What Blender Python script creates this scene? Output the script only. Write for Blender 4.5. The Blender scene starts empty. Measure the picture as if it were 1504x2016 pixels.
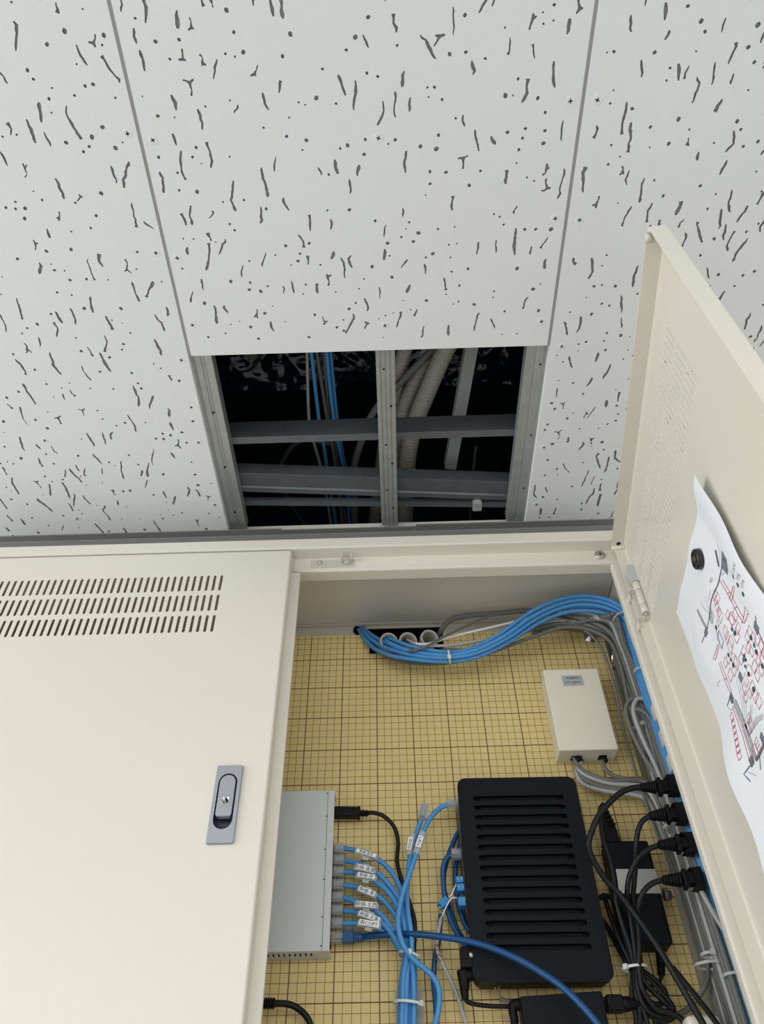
import bpy, bmesh, math, random
from mathutils import Vector, Matrix, noise as mnoise
from mathutils.geometry import delaunay_2d_cdt

random.seed(7)
scene = bpy.context.scene
COL = scene.collection
S = 0.001            # the scene is laid out in millimetres from the lens, built in metres
EYE = 1.60           # lens height above the floor

# ------------------------------------------------------------------ camera
F_PX = 1501.5
PITCH, YAW, ROLL = math.radians(46.9634), math.radians(-0.7018), math.radians(-1.0827)
_f = Vector((math.sin(YAW) * math.cos(PITCH), math.cos(YAW) * math.cos(PITCH), math.sin(PITCH)))
_r0 = Vector((math.cos(YAW), -math.sin(YAW), 0))
_u0 = _r0.cross(_f)
CR = math.cos(ROLL) * _r0 + math.sin(ROLL) * _u0
CU = -math.sin(ROLL) * _r0 + math.cos(ROLL) * _u0
CF = _f
cam_d = bpy.data.cameras.new('camera')
cam = bpy.data.objects.new('camera', cam_d)
COL.objects.link(cam)
m = Matrix((CR, CU, -CF)).transposed().to_4x4()
m.translation = Vector((0, 0, EYE))
cam.matrix_world = m
cam_d.sensor_fit = 'VERTICAL'
cam_d.sensor_height = 24.0
cam_d.lens = 24.0 * F_PX / 2016.0
cam_d.clip_start = 0.01
scene.camera = cam

# ------------------------------------------------------------------ light
world = bpy.data.worlds.new('office_light')
scene.world = world
world.use_nodes = True
bg = world.node_tree.nodes['Background']
bg.inputs[0].default_value = (0.96, 0.98, 1.0, 1)
bg.inputs[1].default_value = 0.58


def area(name, loc, rot, sx, sy, power, col):
    l = bpy.data.lights.new(name, 'AREA')
    l.shape = 'RECTANGLE'
    l.size, l.size_y, l.energy, l.color = sx, sy, power, col
    o = bpy.data.objects.new(name, l)
    COL.objects.link(o)
    o.location = loc
    o.rotation_euler = rot
    return o


# daylight from the office windows: a row on the left side and one behind the photographer
area('window_daylight', (-3.0, -0.55, 1.75), (math.radians(90), 0, math.radians(-72)), 3.0, 1.5, 60, (0.96, 0.98, 1.0))
area('window_daylight', (0.7, -3.6, 1.75), (math.radians(90), 0, 0), 4.0, 1.5, 31, (0.97, 0.985, 1.0))
# ceiling lamps of the office, in a row behind the photographer
area('overhead_light', (0.6, -2.1, 2.40), (0, 0, 0), 1.2, 0.30, 30, (1.0, 0.97, 0.93))
area('overhead_light', (-1.6, -2.1, 2.40), (0, 0, 0), 1.2, 0.30, 30, (1.0, 0.97, 0.93))

area('overhead_light', (2.1, 0.1, 2.40), (0, 0, 0), 1.2, 0.30, 26, (1.0, 0.97, 0.93))  # no known lamp: light added to brighten the wall behind the slotted door

scene.view_settings.view_transform = 'Standard'
scene.view_settings.look = 'None'
scene.view_settings.gamma = 1.0
scene.view_settings.use_curve_mapping = False
scene.view_settings.exposure = 0.0


# ------------------------------------------------------------------ helpers
def ray(px, py):
    return CR * ((px - 752) / F_PX) - CU * ((py - 1008) / F_PX) + CF


def at(px, py, Y):
    """point of the place seen at that spot of the photograph, on the upright plane Y mm from the lens"""
    d = ray(px, py)
    return d * (Y / d.y)


def atz(px, py, Z):
    d = ray(px, py)
    return d * (Z / d.z)


def crop(ox, oy, sc, pts):
    return [(ox + p[0] / sc, oy + p[1] / sc) + tuple(p[2:]) for p in pts]


def lin(c):
    c = c / 255.0
    return c / 12.92 if c <= 0.04045 else ((c + 0.055) / 1.055) ** 2.4


def rgb(r, g, b):
    return (lin(r), lin(g), lin(b), 1.0)


MATS = {}


def mat(name, col, rough=0.5, metal=0.0, vary=0.04, vscale=40.0, bump=0.0, bscale=200.0, spec=0.5, alpha=1.0, coat=0.0):
    """procedural principled material: colour mottled by noise, optional fine relief"""
    if name in MATS:
        return MATS[name]
    mt = bpy.data.materials.new(name)
    mt.use_nodes = True
    nt = mt.node_tree
    b = nt.nodes['Principled BSDF']
    b.inputs['Roughness'].default_value = rough
    b.inputs['Metallic'].default_value = metal
    b.inputs['Specular IOR Level'].default_value = spec
    b.inputs['Alpha'].default_value = alpha
    b.inputs['Coat Weight'].default_value = coat
    tc = nt.nodes.new('ShaderNodeTexCoord')
    nz = nt.nodes.new('ShaderNodeTexNoise')
    nz.inputs['Scale'].default_value = vscale
    nz.inputs['Detail'].default_value = 4
    nt.links.new(tc.outputs['Object'], nz.inputs['Vector'])
    mx = nt.nodes.new('ShaderNodeMix')
    mx.data_type = 'RGBA'
    mx.inputs['A'].default_value = tuple(max(0, c * (1 - vary)) for c in col[:3]) + (1,)
    mx.inputs['B'].default_value = tuple(min(1, c * (1 + vary)) for c in col[:3]) + (1,)
    nt.links.new(nz.outputs['Fac'], mx.inputs['Factor'])
    nt.links.new(mx.outputs['Result'], b.inputs['Base Color'])
    if bump > 0:
        n2 = nt.nodes.new('ShaderNodeTexNoise')
        n2.inputs['Scale'].default_value = bscale
        n2.inputs['Detail'].default_value = 3
        nt.links.new(tc.outputs['Object'], n2.inputs['Vector'])
        bp = nt.nodes.new('ShaderNodeBump')
        bp.inputs['Strength'].default_value = bump
        bp.inputs['Distance'].default_value = 0.001
        nt.links.new(n2.outputs['Fac'], bp.inputs['Height'])
        nt.links.new(bp.outputs['Normal'], b.inputs['Normal'])
    MATS[name] = mt
    return mt


PAINT = mat('cream_paint', rgb(222, 217, 204), 0.34, bump=0.04, bscale=900, vary=0.01)
BOARD = mat('ceiling_board_white', rgb(226, 227, 226), 0.9, bump=0.08, bscale=700, vary=0.015)
PIT = mat('ceiling_pit_grey', rgb(150, 150, 151), 0.95, vary=0.25, vscale=250)
GALV = mat('galvanised_steel', rgb(172, 175, 172), 0.42, metal=0.55, vary=0.16, vscale=60)
GALVD = mat('galvanised_steel_dull', rgb(118, 124, 127), 0.5, metal=0.6, vary=0.2, vscale=45)
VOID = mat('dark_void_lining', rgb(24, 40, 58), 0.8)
FOIL = mat('black_plastic_sheet', rgb(12, 24, 36), 0.12, vary=0.2)
TRIMG = mat('grey_plastic_trim', rgb(128, 128, 126), 0.35)
BLUE = mat('light_blue_cable', rgb(74, 146, 206), 0.42, vary=0.05)
DBLUE = mat('dark_blue_cable', rgb(2, 70, 122), 0.4, vary=0.06)
GREY = mat('grey_cable', rgb(108, 108, 106), 0.5, vary=0.05)
LGREY = mat('light_grey_cable', rgb(170, 171, 170), 0.5, vary=0.04)
BLACK = mat('black_cable', rgb(15, 16, 19), 0.45, vary=0.1, spec=0.3)
BLKPL = mat('black_plastic', rgb(20, 22, 28), 0.5, vary=0.05, bump=0.1, bscale=1500, spec=0.13)
BLKPL2 = mat('black_plastic_dark', rgb(12, 12, 15), 0.55, spec=0.2)
CASE = mat('grey_metal_case', rgb(206, 210, 210), 0.42, vary=0.02, bump=0.05, bscale=1500)
WHITEBOX = mat('ivory_plastic', rgb(231, 226, 209), 0.42, vary=0.015, bump=0.04, bscale=1200)
NYLON = mat('white_nylon', rgb(222, 224, 220), 0.35, alpha=0.9)
CLEAR = mat('clear_plastic', rgb(190, 192, 186), 0.12, alpha=0.34)
CLEARB = mat('blue_clear_plastic', rgb(120, 165, 215), 0.15, alpha=0.62)
FROST = mat('frosted_plastic', rgb(214, 218, 214), 0.4, alpha=0.5)
LABEL = mat('label_white', rgb(240, 241, 241), 0.32, vary=0.01)
INK = mat('ink_black', rgb(22, 22, 26), 0.6)
NICKEL = mat('nickel', rgb(190, 188, 182), 0.25, metal=0.95)
CHROME = mat('satin_zinc', rgb(176, 180, 187), 0.34, metal=0.85, vary=0.08, vscale=300)
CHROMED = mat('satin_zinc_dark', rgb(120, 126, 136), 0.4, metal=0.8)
PVC = mat('grey_pvc_pipe', rgb(176, 174, 162), 0.5)
PFG = mat('conduit_grey', rgb(168, 164, 152), 0.55)
RUBBER = mat('translucent_rubber', rgb(205, 205, 196), 0.5)
CAPG = mat('pale_grey_plastic', rgb(196, 200, 198), 0.4)
PAPER = mat('paper', rgb(236, 239, 244), 0.85, vary=0.01)
RED = mat('ink_red', rgb(196, 60, 84), 0.7)
GRINK = mat('ink_grey', rgb(96, 98, 106), 0.7)
PENC = mat('pencil_grey', rgb(150, 152, 160), 0.7)
TEAL = mat('ink_teal', rgb(40, 112, 132), 0.6)
GREENI = mat('ink_green', rgb(26, 84, 66), 0.6)
MAROON = mat('ink_maroon', rgb(60, 20, 40), 0.6)
BLUEI = mat('ink_blue', rgb(60, 70, 150), 0.6)
CONN = mat('blue_connector', rgb(20, 128, 186), 0.4)
SILVER = mat('silver_label', rgb(196, 196, 192), 0.3, metal=0.5)
GRLAB = mat('grey_label', rgb(172, 178, 184), 0.4)
PLASTER = mat('wall_plaster', rgb(214, 212, 204), 0.85)
FLOORM = mat('office_floor', rgb(184, 186, 188), 0.7, vary=0.1, vscale=6)
COPPER = mat('copper_wire', rgb(150, 88, 60), 0.5)

# the marked plywood: yellow coat with a printed brown grid, fine every 10 mm, heavy every 50 mm
GX, GZ = -124.12, 690.23


def grid_material():
    mt = bpy.data.materials.new('yellow_grid_board')
    mt.use_nodes = True
    nt = mt.node_tree
    N, Lk = nt.nodes, nt.links
    b = N['Principled BSDF']
    b.inputs['Roughness'].default_value = 0.6
    tc = N.new('ShaderNodeTexCoord')
    sp = N.new('ShaderNodeSeparateXYZ')
    Lk.new(tc.outputs['Object'], sp.inputs[0])

    def mathn(op, a, v=None):
        n = N.new('ShaderNodeMath')
        n.operation = op
        if hasattr(a, 'is_linked'):
            Lk.new(a, n.inputs[0])
        else:
            n.inputs[0].default_value = a
        if v is not None:
            if hasattr(v, 'is_linked'):
                Lk.new(v, n.inputs[1])
            else:
                n.inputs[1].default_value = v
        return n.outputs[0]

    def line(axis, step, half):
        p = mathn('PINGPONG', axis, step / 2)
        return mathn('LESS_THAN', p, half)
    fx = mathn('MAXIMUM', line(sp.outputs['X'], 0.010, 0.00030), line(sp.outputs['Z'], 0.010, 0.00030))
    tx = mathn('MAXIMUM', line(sp.outputs['X'], 0.050, 0.00062), line(sp.outputs['Z'], 0.050, 0.00062))
    nz = N.new('ShaderNodeTexNoise')
    nz.inputs['Scale'].default_value = 7
    nz.inputs['Detail'].default_value = 6
    Lk.new(tc.outputs['Object'], nz.inputs['Vector'])
    m0 = N.new('ShaderNodeMix')
    m0.data_type = 'RGBA'
    m0.inputs['A'].default_value = rgb(217, 193, 128)
    m0.inputs['B'].default_value = rgb(233, 211, 147)
    Lk.new(nz.outputs['Fac'], m0.inputs['Factor'])
    m1 = N.new('ShaderNodeMix')
    m1.data_type = 'RGBA'
    Lk.new(fx, m1.inputs['Factor'])
    Lk.new(m0.outputs['Result'], m1.inputs['A'])
    m1.inputs['B'].default_value = rgb(112, 84, 48)
    m2 = N.new('ShaderNodeMix')
    m2.data_type = 'RGBA'
    Lk.new(tx, m2.inputs['Factor'])
    Lk.new(m1.outputs['Result'], m2.inputs['A'])
    m2.inputs['B'].default_value = rgb(98, 58, 38)
    Lk.new(m2.outputs['Result'], b.inputs['Base Color'])
    return mt


GRID = grid_material()

ORG = {}


def tag(o, label=None, cat=None, group=None, kind=None):
    if label:
        o['label'] = label
    if cat:
        o['category'] = cat
    if group:
        o['group'] = group
    if kind:
        o['kind'] = kind
    return o


def W(v):
    return Vector((v[0] * S, v[1] * S, v[2] * S + EYE))


def link(o, origin_mm, parent):
    COL.objects.link(o)
    wp = W(origin_mm)
    ORG[o.name] = wp
    if parent is not None:
        o.parent = parent
        o.location = wp - ORG[parent.name]
    else:
        o.location = wp
    return o


def thing(name, origin, label=None, cat=None, group=None, kind=None, parent=None):
    o = bpy.data.objects.new(name, None)
    o.empty_display_size = 0.02
    link(o, origin, parent)
    return tag(o, label, cat, group, kind)


def catmull(pts, n=8, closed=False):
    pts = [Vector(p) for p in pts]
    out = []
    L = len(pts)
    rng = range(L if closed else L - 1)
    for i in rng:
        p1, p2 = pts[i], pts[(i + 1) % L]
        p0 = pts[i - 1] if (i > 0 or closed) else p1 * 2 - p2
        p3 = pts[(i + 2) % L] if (i + 2 < L or closed) else p2 * 2 - p1
        for k in range(n):
            t = k / n
            out.append(0.5 * ((2 * p1) + (p2 - p0) * t + (2 * p0 - 5 * p1 + 4 * p2 - p3) * t * t
                              + (3 * p1 - p0 - 3 * p2 + p3) * t ** 3))
    if not closed:
        out.append(pts[-1].copy())
    return out


class MB:
    """collects faces in millimetres; build() links them as ONE mesh object"""

    def __init__(self):
        self.v, self.f, self.m, self.sm = [], [], [], []

    def add(self, verts, faces, mi=0, smooth=False):
        b = len(self.v)
        self.v += [Vector(x) for x in verts]
        for fc in faces:
            self.f.append([b + i for i in fc])
            self.m.append(mi)
            self.sm.append(smooth)
        return self

    def box(self, c, sz, ax=(1, 0, 0), ay=(0, 1, 0), az=(0, 0, 1), mi=0, bev=0.0, seg=2, smooth=False):
        ax, ay, az = Vector(ax), Vector(ay), Vector(az)
        bm = bmesh.new()
        bmesh.ops.create_cube(bm, size=1)
        for v in bm.verts:
            v.co = Vector((v.co.x * sz[0], v.co.y * sz[1], v.co.z * sz[2]))
        if bev > 0:
            bmesh.ops.bevel(bm, geom=list(bm.edges), offset=bev, segments=seg, profile=0.6, affect='EDGES')
        bm.verts.index_update()
        c = Vector(c)
        self.add([c + ax * v.co.x + ay * v.co.y + az * v.co.z for v in bm.verts],
                 [[v.index for v in f.verts] for f in bm.faces], mi, smooth)
        bm.free()
        return self

    def b2(self, x0, x1, y0, y1, z0, z1, mi=0, bev=0.0, seg=2):
        return self.box(((x0 + x1) / 2, (y0 + y1) / 2, (z0 + z1) / 2), (x1 - x0, y1 - y0, z1 - z0), mi=mi, bev=bev, seg=seg)

    def tube(self, pts, r, n=10, smooth_path=True, sub=7, closed=False, mi=0, flat=None, caps=True):
        pts = catmull(pts, sub, closed) if smooth_path else [Vector(p) for p in pts]
        L = len(pts)
        rr = r if callable(r) else (lambda t: r)
        rings = []
        up = None
        for i, p in enumerate(pts):
            a = pts[(i - 1) % L] if (i > 0 or closed) else p
            c = pts[(i + 1) % L] if (i < L - 1 or closed) else p
            t = (c - a).normalized() if (c - a).length > 1e-9 else Vector((0, 0, 1))
            if up is None:
                up = Vector((0, 1, 0)) if abs(t.y) < 0.9 else Vector((1, 0, 0))
            u = (up - t * up.dot(t)).normalized()
            w = t.cross(u)
            up = u
            q = rr(i / max(1, L - 1))
            fu, fw = (q, q) if flat is None else (q * flat, q)
            rings.append([p + u * (math.cos(k * 2 * math.pi / n) * fu) + w * (math.sin(k * 2 * math.pi / n) * fw) for k in range(n)])
        vs = [v for rg in rings for v in rg]
        fs = []
        for i in range(L if closed else L - 1):
            j = (i + 1) % L
            for k in range(n):
                k2 = (k + 1) % n
                fs.append([i * n + k, j * n + k, j * n + k2, i * n + k2])
        self.add(vs, fs, mi, True)
        if caps and not closed:
            b = len(self.v) - len(vs)
            self.f.append([b + k for k in range(n)])
            self.m.append(mi)
            self.sm.append(False)
            self.f.append([b + (L - 1) * n + k for k in reversed(range(n))])
            self.m.append(mi)
            self.sm.append(False)
        return self

    def lathe(self, p0, axis, prof, n=16, mi=0, smooth=True):
        """prof: list of (distance along axis, radius)"""
        axis = Vector(axis).normalized()
        u = axis.orthogonal().normalized()
        w = axis.cross(u)
        p0 = Vector(p0)
        vs, fs = [], []
        for (h, r) in prof:
            for k in range(n):
                a = k * 2 * math.pi / n
                vs.append(p0 + axis * h + u * (r * math.cos(a)) + w * (r * math.sin(a)))
        for i in range(len(prof) - 1):
            for k in range(n):
                k2 = (k + 1) % n
                fs.append([i * n + k, i * n + k2, (i + 1) * n + k2, (i + 1) * n + k])
        self.add(vs, fs, mi, smooth)
        b = len(self.v) - len(vs)
        for base, rev in ((0, True), ((len(prof) - 1) * n, False)):
            idx = [b + base + k for k in range(n)]
            self.f.append(idx[::-1] if rev else idx)
            self.m.append(mi)
            self.sm.append(False)
        return self

    def prism(self, poly, vec, mi=0, smooth=False):
        n = len(poly)
        poly = [Vector(p) for p in poly]
        vec = Vector(vec)
        self.add(poly + [p + vec for p in poly],
                 [list(range(n))[::-1], list(range(n, 2 * n))] + [[i, (i + 1) % n, n + (i + 1) % n, n + i] for i in range(n)], mi, smooth)
        return self

    def panel(self, outer, holes, mp, depth, mi=0, hole_mi=None, back=True, cap=False, pit=None):
        """flat sheet with real holes. mp maps 2-D to mm; depth is the thickness vector; cap closes the holes (pits)"""
        depth = Vector(depth)
        vs = [Vector(p) for p in outer]
        faces = [list(range(len(outer)))]
        for h in holes:
            b = len(vs)
            vs += [Vector(p) for p in h]
            faces.append(list(range(b, b + len(h))))
        ov, oe, of, a1, a2, orf = delaunay_2d_cdt(vs, [], faces, 1, 1e-5)
        tris = [list(t) for t, o in zip(of, orf) if set(o) == {0}]
        P3 = [Vector(mp(p[0], p[1])) for p in ov]
        self.add(P3, tris, mi)
        if back:
            self.add([p + depth for p in P3], [t[::-1] for t in tris], mi)
        hm = mi if hole_mi is None else hole_mi
        for k, loop in enumerate([outer] + list(holes)):
            q = [Vector(mp(p[0], p[1])) for p in loop]
            n = len(q)
            d = depth if (k == 0 or pit is None) else Vector(pit)
            self.add(q + [p + d for p in q], [[i, (i + 1) % n, n + (i + 1) % n, n + i] for i in range(n)], mi if k == 0 else hm)
            if k > 0 and cap:
                self.add([p + d for p in q], [list(range(n))], hm)
        return self

    def build(self, name, mats, parent=None, origin=None, fix=True, label=None, cat=None, group=None, kind=None):
        if not isinstance(mats, (list, tuple)):
            mats = [mats]
        lo = Vector((min(v[i] for v in self.v) for i in range(3)))
        hi = Vector((max(v[i] for v in self.v) for i in range(3)))
        if origin is None:
            origin = Vector(((lo.x + hi.x) / 2, (lo.y + hi.y) / 2, lo.z))
        origin = Vector(origin)
        me = bpy.data.meshes.new(name)
        me.from_pydata([((v - origin) * S)[:] for v in self.v], [], self.f)
        for mt in mats:
            me.materials.append(mt)
        me.polygons.foreach_set('material_index', self.m)
        me.polygons.foreach_set('use_smooth', self.sm)
        if fix:
            bm = bmesh.new()
            bm.from_mesh(me)
            bmesh.ops.remove_doubles(bm, verts=bm.verts, dist=2e-6)
            bmesh.ops.recalc_face_normals(bm, faces=bm.faces)
            bm.to_mesh(me)
            bm.free()
        me.update()
        o = bpy.data.objects.new(name, me)
        link(o, origin, parent)
        return tag(o, label, cat, group, kind)


def text(s, size, origin, xd, yd, material, name, parent, sx=1.0, bold=0.0):
    """flat print: centred at origin, running along xd, letter height along yd"""
    cu = bpy.data.curves.new('t', 'FONT')
    cu.body = s
    cu.size = size
    cu.offset = bold
    cu.align_x, cu.align_y = 'CENTER', 'CENTER'
    cu.resolution_u = 2
    to = bpy.data.objects.new('t', cu)
    COL.objects.link(to)
    dg = bpy.context.evaluated_depsgraph_get()
    me = bpy.data.meshes.new_from_object(to.evaluated_get(dg))
    bpy.data.objects.remove(to)
    xd, yd = Vector(xd).normalized(), Vector(yd).normalized()
    o0 = Vector(origin)
    mb = MB()
    if len(me.vertices) == 0:
        return None
    xs = [v.co.x for v in me.vertices]
    ys = [v.co.y for v in me.vertices]
    cx, cy = (min(xs) + max(xs)) / 2, (min(ys) + max(ys)) / 2
    mb.add([o0 + xd * ((v.co.x - cx) * sx) + yd * (v.co.y - cy) for v in me.vertices], [list(p.vertices) for p in me.polygons])
    bpy.data.meshes.remove(me)
    return mb.build(name, material, parent, fix=False)


def circle2(cx, cy, r, n=12, ry=None):
    return [(cx + r * math.cos(2 * math.pi * k / n), cy + (ry or r) * math.sin(2 * math.pi * k / n)) for k in range(n)]


def stadium(cx, cy, w, h, n=5):
    """upright slot with round ends"""
    r = w / 2
    out = []
    for k in range(n + 1):
        a = math.pi * k / n
        out.append((cx + r * math.cos(a), cy + h / 2 - r + r * math.sin(a)))
    for k in range(n + 1):
        a = math.pi + math.pi * k / n
        out.append((cx + r * math.cos(a), cy - h / 2 + r + r * math.sin(a)))
    return out


def rrect(x0, x1, y0, y1, r, n=4):
    out = []
    for cx, cy, a0 in ((x1 - r, y1 - r, 0), (x0 + r, y1 - r, 90), (x0 + r, y0 + r, 180), (x1 - r, y0 + r, 270)):
        for k in range(n + 1):
            a = math.radians(a0 + 90 * k / n)
            out.append((cx + r * math.cos(a), cy + r * math.sin(a)))
    return out


# ------------------------------------------------------------------ the room shell
CZ = 845.7           # underside of the ceiling boards
BT = 9.5             # board thickness
WALLY = 832.0
b = MB()
b.b2(-3000, 3000, -5000, 1000, -1640, -1600)
tag(b.build('floor', FLOORM), 'grey office floor below the picture', None, kind='structure')
b = MB()
b.b2(-3000, -607, WALLY, 1010, -1600, CZ + 60)
b.b2(338, 3000, WALLY, 1010, -1600, CZ + 60)
b.b2(-607, 338, WALLY, 1010, -1600, -24)
b.b2(-607, 338, WALLY, 967, 772.5, CZ + 20)
tag(b.build('wall_back', PLASTER), 'plain wall that the steel cabinet is let into', None, kind='structure')
# the cavity behind the cabinet, seen as black through the cable opening
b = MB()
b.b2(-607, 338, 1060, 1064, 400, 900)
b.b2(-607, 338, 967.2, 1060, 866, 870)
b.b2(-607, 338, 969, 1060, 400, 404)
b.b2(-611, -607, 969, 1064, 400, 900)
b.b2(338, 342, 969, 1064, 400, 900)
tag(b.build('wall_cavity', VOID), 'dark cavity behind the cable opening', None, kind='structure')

# --- ceiling boards with pits
ceil = thing('ceiling', (0, 300, CZ), 'white travertine patterned ceiling boards', None, kind='structure')


def worm(cx, cy, L, w):
    """outline of a wandering crack along y with swollen spots"""
    n = max(5, int(L / 2.6))
    ang = random.gauss(0, 0.2)
    dx, dy = math.sin(ang), math.cos(ang)
    pts, ws = [], []
    off, drift = 0, random.gauss(0, 0.5)
    kink = random.randint(1, n - 2)
    wv = w * random.uniform(0.6, 1.0)
    for i in range(n):
        t = (i / (n - 1) - 0.5) * L
        off += drift + random.gauss(0, 0.45)
        if i == kink:
            drift = -drift + random.gauss(0, 0.5)
            off += random.gauss(0, 0.9)
        wv = 0.55 * wv + 0.45 * w * random.choice((0.35, 0.6, 0.8, 1.0, 1.45))
        pts.append((cx + dx * t + dy * off, cy + dy * t - dx * off))
        ws.append(wv)
    ws[0] *= 0.5
    ws[-1] *= 0.5
    if random.random() < 0.3:
        ws[random.choice((0, -1))] = w * 1.3
    left, right = [], []
    for i in range(n):
        a = pts[max(0, i - 1)]
        c = pts[min(n - 1, i + 1)]
        tx, ty = c[0] - a[0], c[1] - a[1]
        l = math.hypot(tx, ty) or 1
        nx, ny = -ty / l, tx / l
        left.append((pts[i][0] + nx * ws[i] / 2, pts[i][1] + ny * ws[i] / 2))
        right.append((pts[i][0] - nx * ws[i] / 2, pts[i][1] - ny * ws[i] / 2))
    return right + left[::-1]


def fork(cx, cy, L, w):
    """three crooked arms of unequal length meeting in a swollen knot"""
    a0 = random.choice((math.pi / 2, -math.pi / 2)) + random.gauss(0, 0.3)
    arms = [(a0, L * 0.66), (a0 + 2.3 + random.gauss(0, 0.4), L * random.uniform(0.18, 0.4)), (a0 - 2.2 + random.gauss(0, 0.4), L * random.uniform(0.18, 0.4))]
    arms.sort(key=lambda q: q[0] % (2 * math.pi))
    poly = []
    for a, l in arms:
        dx, dy = math.cos(a), math.sin(a)
        nx, ny = -dy, dx
        tw = w * random.uniform(0.45, 0.9)
        bend = random.gauss(0, 0.10) * l
        mw = w * random.uniform(0.3, 0.6)
        m = 0.62 * l
        poly += [(cx + dx * w * 0.5 - nx * w * 0.45, cy + dy * w * 0.5 - ny * w * 0.45)]
        if l > 4.5:
            poly += [(cx + dx * m + nx * (bend - mw / 2), cy + dy * m + ny * (bend - mw / 2))]
        poly += [(cx + dx * l - nx * tw / 2, cy + dy * l - ny * tw / 2), (cx + dx * (l + tw * 0.5), cy + dy * (l + tw * 0.5)),
                 (cx + dx * l + nx * tw / 2, cy + dy * l + ny * tw / 2)]
        if l > 4.5:
            poly += [(cx + dx * m + nx * (bend + mw / 2), cy + dy * m + ny * (bend + mw / 2))]
        poly += [(cx + dx * w * 0.5 + nx * w * 0.45, cy + dy * w * 0.5 + ny * w * 0.45)]
    return poly


def make_pits(x0, x1, y0, y1, avoid):
    area_m2 = (x1 - x0) * (y1 - y0) * 1e-6
    placed = []
    pits = []

    def free(x, y, r):
        for (a, c, q) in placed:
            # marks are long in y, so test in a squeezed metric
            if abs(a - x) < (r[0] + q[0]) and abs(c - y) < (r[1] + q[1]):
                return False
        for (a, c) in avoid:
            if math.hypot(a - x, (c - y)) < 7 + max(r):
                return False
        return True
    for kind, count in (('w', int(area_m2 * 600)), ('f', int(area_m2 * 110)), ('d', int(area_m2 * 1100))):
        for _ in range(count):
            for _try in range(25):
                if kind == 'w':
                    L = random.choice((random.uniform(8, 16), random.uniform(12, 24), random.uniform(18, 34)))
                    r = (4.2, L / 2 + 2)
                elif kind == 'f':
                    L = random.uniform(8, 19)
                    r = (L * 0.42, L * 0.62 + 1)
                else:
                    L = random.choice((2.0, 2.6, 3.3, 3.9, 4.4)) * random.uniform(0.8, 1.15)
                    r = (L * 0.8 + 1, L * 0.8 + 1)
                x = random.uniform(x0 + r[0] + 2, x1 - r[0] - 2)
                y = random.uniform(y0 + r[1] + 2, y1 - r[1] - 2)
                if free(x, y, r):
                    placed.append((x, y, r))
                    if kind == 'w':
                        pits.append(worm(x, y, L, random.uniform(2.0, 3.7)))
                    elif kind == 'f':
                        pits.append(fork(x, y, L, random.uniform(2.0, 3.2)))
                    else:
                        ph = random.uniform(0, 6.28)
                        pits.append([(x + L / 2 * (1 + 0.15 * math.sin(2 * a + ph)) * math.cos(a), y + L / 2 * (1 + 0.15 * math.cos(2 * a + ph)) * math.sin(a))
                                     for a in [k * 2 * math.pi / 9 for k in range(9)]])
                    break
    return pits


SCREWS = [(251, 263), (301, 276), (307, 498), (349, 508), (379, 640), (357, 709), (391, 871), (88, 867), (423, 994), (152, 1021),
          (1123, 199), (1176, 197), (1093, 430), (1141, 433), (1066, 633), (1106, 682), (1071, 881), (1056, 993), (745, 272),
          (758, 641), (1485, 534), (720, 988 - 480)]
SCREWS = SCREWS[:-1]
screw_pos = [atz(px, py, CZ) for px, py in SCREWS]
XL, XR = -246.6, 208.4      # seam centres
boards = {}
for key, x0, x1, y0, y1, py0 in (('c', XL + 2.0, XR - 2.0, -400, 509.6, 60), ('l', XL - 453, XL - 2.0, -70, 829, 60), ('r', XR + 2.0, XR + 453, -70, 829, 60)):
    avoid = [(p.x, p.y) for p in screw_pos]
    pits = make_pits(x0 + 3, x1 - 3, py0, y1 - (10 if key == 'c' else 3), avoid)
    b = MB()
    b.panel([(x0, y0), (x1, y0), (x1, y1), (x0, y1)], pits, lambda x, y: (x, y, CZ), (0, 0, BT), mi=0, hole_mi=1, back=False, cap=True, pit=(0, 0, 2.2))
    b.add([(x0, y0, CZ + BT), (x1, y0, CZ + BT), (x1, y1, CZ + BT), (x0, y1, CZ + BT)], [[0, 1, 2, 3]])
    boards[key] = b.build('ceiling_board', [BOARD, PIT], ceil)
b = MB()
b.b2(-3000, XL - 457, -5000, 829, CZ, CZ + BT)
b.b2(XR + 457, 3000, -5000, 829, CZ, CZ + BT)
b.b2(XL - 453, XL - 2, -5000, -74, CZ, CZ + BT)
b.b2(XR + 2, XR + 453, -5000, -74, CZ, CZ + BT)
b.b2(XL + 2, XR - 2, -5000, -404, CZ, CZ + BT)
b.build('ceiling_field', BOARD, ceil)
JOINT = mat('joint_grey', rgb(176, 175, 172), 0.9)
for xj in (XL, XR):
    b = MB()
    b.b2(xj - 2.6, xj + 2.6, -390, 509.6, CZ + 2.6, CZ + 6)
    b.build('joint_strip', JOINT, ceil)
for p in screw_pos:
    key = 'l' if p.x < XL else ('r' if p.x > XR else 'c')
    b = MB()
    b.lathe((p.x, p.y, CZ + 0.6), (0, 0, -1), [(0, 4.9), (0.72, 4.9), (0.85, 4.4), (0.8, 3.9), (0.92, 0.5)], 18)
    a = random.uniform(0, 1.5)
    for q in (a, a + math.pi / 2):
        b.box((p.x, p.y, CZ - 0.36), (4.6, 1.0, 0.12), ax=(math.cos(q), math.sin(q), 0), ay=(-math.sin(q), math.cos(q), 0), mi=1)
    b.build('ceiling_screw', [BOARD, BLKPL2], boards[key])

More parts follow.
